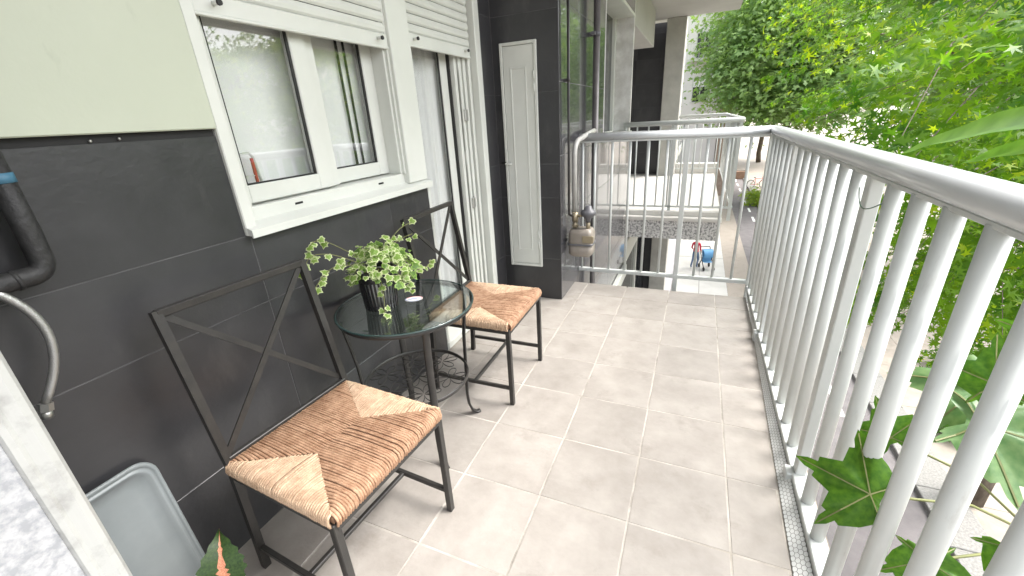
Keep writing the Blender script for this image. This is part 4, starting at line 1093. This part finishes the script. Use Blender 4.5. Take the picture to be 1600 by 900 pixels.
aim((.62, .92, 1.335), (.578, 1.76, 1.178), lm1, .80, (-.55, -.35, .75)); aim((.62, .92, 1.300), (.585, 1.385, 1.197), lm2, .72, (-.6, -.35, .7)); aim((.63, .95, 1.66), (.59, 1.38, 1.51), lm2, .72, (-.6, -.4, .7))
aim((.80, .60, 1.2), (1.2, .1, 1.0), lm1, .80); aim((.80, .60, 1.4), (1.3, .9, 1.3), lm2, .72)

# ================================================================== STREET THINGS
# person in a red top (back to us), one continuous skinned body
def skin_body(joints, edges, root):
    me = bpy.data.meshes.new('body'); me.from_pydata([j[0] for j in joints], edges, [])
    o = bpy.data.objects.new('body_tmp', me); COL.objects.link(o)
    md = o.modifiers.new('skin', 'SKIN'); sd = o.modifiers.new('sub', 'SUBSURF'); sd.levels = 2; sd.render_levels = 2
    for i, j in enumerate(joints):
        r = j[1]; me.skin_vertices[0].data[i].radius = r if isinstance(r, tuple) else (r, r)
        me.skin_vertices[0].data[i].use_root = (i == root)
    dg = bpy.context.evaluated_depsgraph_get(); em = bpy.data.meshes.new_from_object(o.evaluated_get(dg))
    bpy.data.objects.remove(o); return em
J = [((0, 0, .92), (.14, .10)), ((0, 0, 1.12), (.125, .09)), ((0, 0, 1.36), (.15, .10)), ((0, -.01, 1.47), .055), ((0, -.01, 1.56), .06), ((0, -.02, 1.66), (.078, .095)), ((0, -.01, 1.74), (.055, .065)),
     ((-.10, 0, .86), .085), ((-.11, -.10, .48), .058), ((-.11, -.02, .09), .042), ((-.11, -.16, .04), .038), ((.10, 0, .86), .085), ((.10, .06, .48), .058), ((.10, .20, .10), .042), ((.10, .08, .04), .038),
     ((-.19, 0, 1.38), .055), ((-.25, .02, 1.12), .042), ((-.22, -.14, .92), .033), ((-.20, -.19, .86), .03), ((.19, 0, 1.38), .055), ((.26, .0, 1.12), .042), ((.27, -.16, .98), .033), ((.27, -.22, .95), .03)]
E_ = [(0, 1), (1, 2), (2, 3), (3, 4), (4, 5), (5, 6), (0, 7), (7, 8), (8, 9), (9, 10), (0, 11), (11, 12), (12, 13), (13, 14), (2, 15), (15, 16), (16, 17), (17, 18), (2, 19), (19, 20), (20, 21), (21, 22)]
pr = thing('person', 'person in a red top and blue jeans walking on the pale pavement', 'person', (.33, 18.5, GZ + .022), rad(150)); pr.scale = (.78, .78, .78)
em = skin_body(J, E_, 0); em.name = 'body'
for k in ('skin', 'red', 'denim', 'shoe'): em.materials.append(M[k])
for p in em.polygons:
    c = p.center; p.use_smooth = True
    arm = abs(c.x) > .17 and c.z > .8
    p.material_index = 3 if c.z < .075 else (2 if c.z < .93 and not arm else (1 if c.z < 1.46 and (not arm or c.z > 1.02) else 0))
link('body', em, pr)
MB().sphere((0, .012, 1.70), .105, 12, sc=(.86, 1, 1.05)).obj('hair', 'hair', pr)
# blue fabric thing on a black frame
pc = thing('pushchair', 'blue fabric pushchair on a thin black frame beside the person in red', 'pushchair', (.78, 18.5, GZ + .022), rad(20)); pc.scale = (.82, .82, .82)
b = MB()
for i in range(7):
    pass
V = []; F = []
for i in range(9):
    t = i / 8; a = rad(-10 + 120 * t)
    for s2 in (-1, 1): V.append((.24 * s2, .02 - .28 * math.cos(a), .72 + .30 * math.sin(a)))
F = [(2 * i, 2 * i + 1, 2 * i + 3, 2 * i + 2) for i in range(8)]
MB().add(V, F, smooth=True).add([(-.23, .0, .40), (.23, .0, .40), (.23, .16, 1.0), (-.23, .16, 1.0), (-.23, -.32, .42), (.23, -.32, .42)], [(0, 1, 2, 3), (4, 5, 1, 0)]).obj('hood', 'blue', pc)
b = MB()
for s2 in (-1, 1): b.tube([(.25 * s2, .42, 1.05), (.25 * s2, .1, .6), (.25 * s2, -.35, .12)], .02, 6); b.tube([(.25 * s2, -.05, .62), (.25 * s2, .28, .12)], .02, 6)
b.tube([(-.25, .42, 1.05), (.25, .42, 1.05)], .02, 6); b.obj('frame', 'rubber', pc)
for s2 in (-1, 1):
    for y in (-.35, .28): MB().tube([(.25 * s2 - .02, y, .10), (.25 * s2 + .02, y, .10)], .10, 14).obj('wheel', 'rubber', pc)
# bicycle by the plane tree
bc = thing('bicycle', 'bicycle parked at the foot of the large plane tree', 'bicycle', (4.65, 39.5, GZ), rad(25))
wh = MB(); wh.tube([(.33 * math.cos(a), 0, .33 * math.sin(a)) for a in np.linspace(0, 2 * PI, 24, endpoint=False)], .022, 6, closed=True).mesh('tyre', 'rubber')
tyre = wh if isinstance(wh, bpy.types.Mesh) else wh.mesh('tyre', 'rubber')
sp = MB()
for k in range(9):
    a = k * PI / 9; sp.tube([(.31 * math.cos(a), 0, .31 * math.sin(a)), (-.31 * math.cos(a), 0, -.31 * math.sin(a))], .004, 4)
sp.tube([(.30 * math.cos(a), 0, .30 * math.sin(a)) for a in np.linspace(0, 2 * PI, 24, endpoint=False)], .012, 5, closed=True); rim = sp.mesh('rim', 'chrome')
for x in (-.52, .52):
    w_ = link('wheel', tyre, bc, loc=(x, 0, .352)); link('rim', rim, w_)
b = MB(); bb = (-.08, 0, .30)
for p, q in ((bb, (-.22, 0, .82)), (bb, (.40, 0, .62)), ((-.20, 0, .76), (.37, 0, .78)), ((.36, 0, .86), (.52, 0, .35)), (bb, (-.52, 0, .35)), ((-.20, 0, .76), (-.52, 0, .35))): b.tube([p, q], .017, 6)
b.obj('frame', 'red', bc); MB().sphere((-.24, 0, .86), .12, 8, sc=(1, .55, .3)).obj('saddle', 'rubber', bc)
MB().tube([(.36, -.28, .95), (.34, -.1, .98), (.34, .1, .98), (.36, .28, .95)], .014, 6).tube([(.36, 0, .84), (.34, 0, .98)], .014, 6).obj('handlebar', 'chrome', bc)
# planter and bush
pb_ = thing('planter_box', 'reddish wooden planter box standing on the pavement past the bicycle', 'planter', (3.7, 45, GZ))
MB().box(-.6, .6, -.4, .4, 0, .62, c=.02).obj('box', 'wood', pb_); MB().box(-.66, .66, -.46, .46, .60, .70, c=.02).obj('rim', 'wood', pb_); MB().box(-.56, .56, -.36, .36, .66, .705).obj('soil', 'soil', pb_)
def bush(loc, r, label, seed, mm='bush'):
    t = thing('bush', label, 'bush', loc)
    T, N_, S_, A_, tw_ = tree_crown([((0, 0, r * .75), (r, r, r * .75), 1)], 90, 10, tv, .10 * r / .5, seed=seed, spread=.12 * r / .5, flat=.8, nrm_up=.8)
    V, F = scatter(tv, tf, rot_from(N_, A_), T, S_); link('foliage', mesh_np('foliage', V, F, [mm]), t, kind='stuff')
    b = MB()
    for k in range(6): b.tube([(0, 0, 0), (r * .5 * math.cos(k), r * .5 * math.sin(k), r * .9)], .02, 5)
    b.obj('stems', 'bark', t)
bush((3.85, 32.6, GZ), .75, 'small round yellow-green bush at the edge of the lane', 21)
bush((5.4, 9.4, GZ), .45, 'low green shrub on the beige paving below the railing', 22, 'maple')
bush((6.3, 12.2, GZ), .5, 'larger shrub on the beige paving under the star-leaved tree', 23, 'maple')
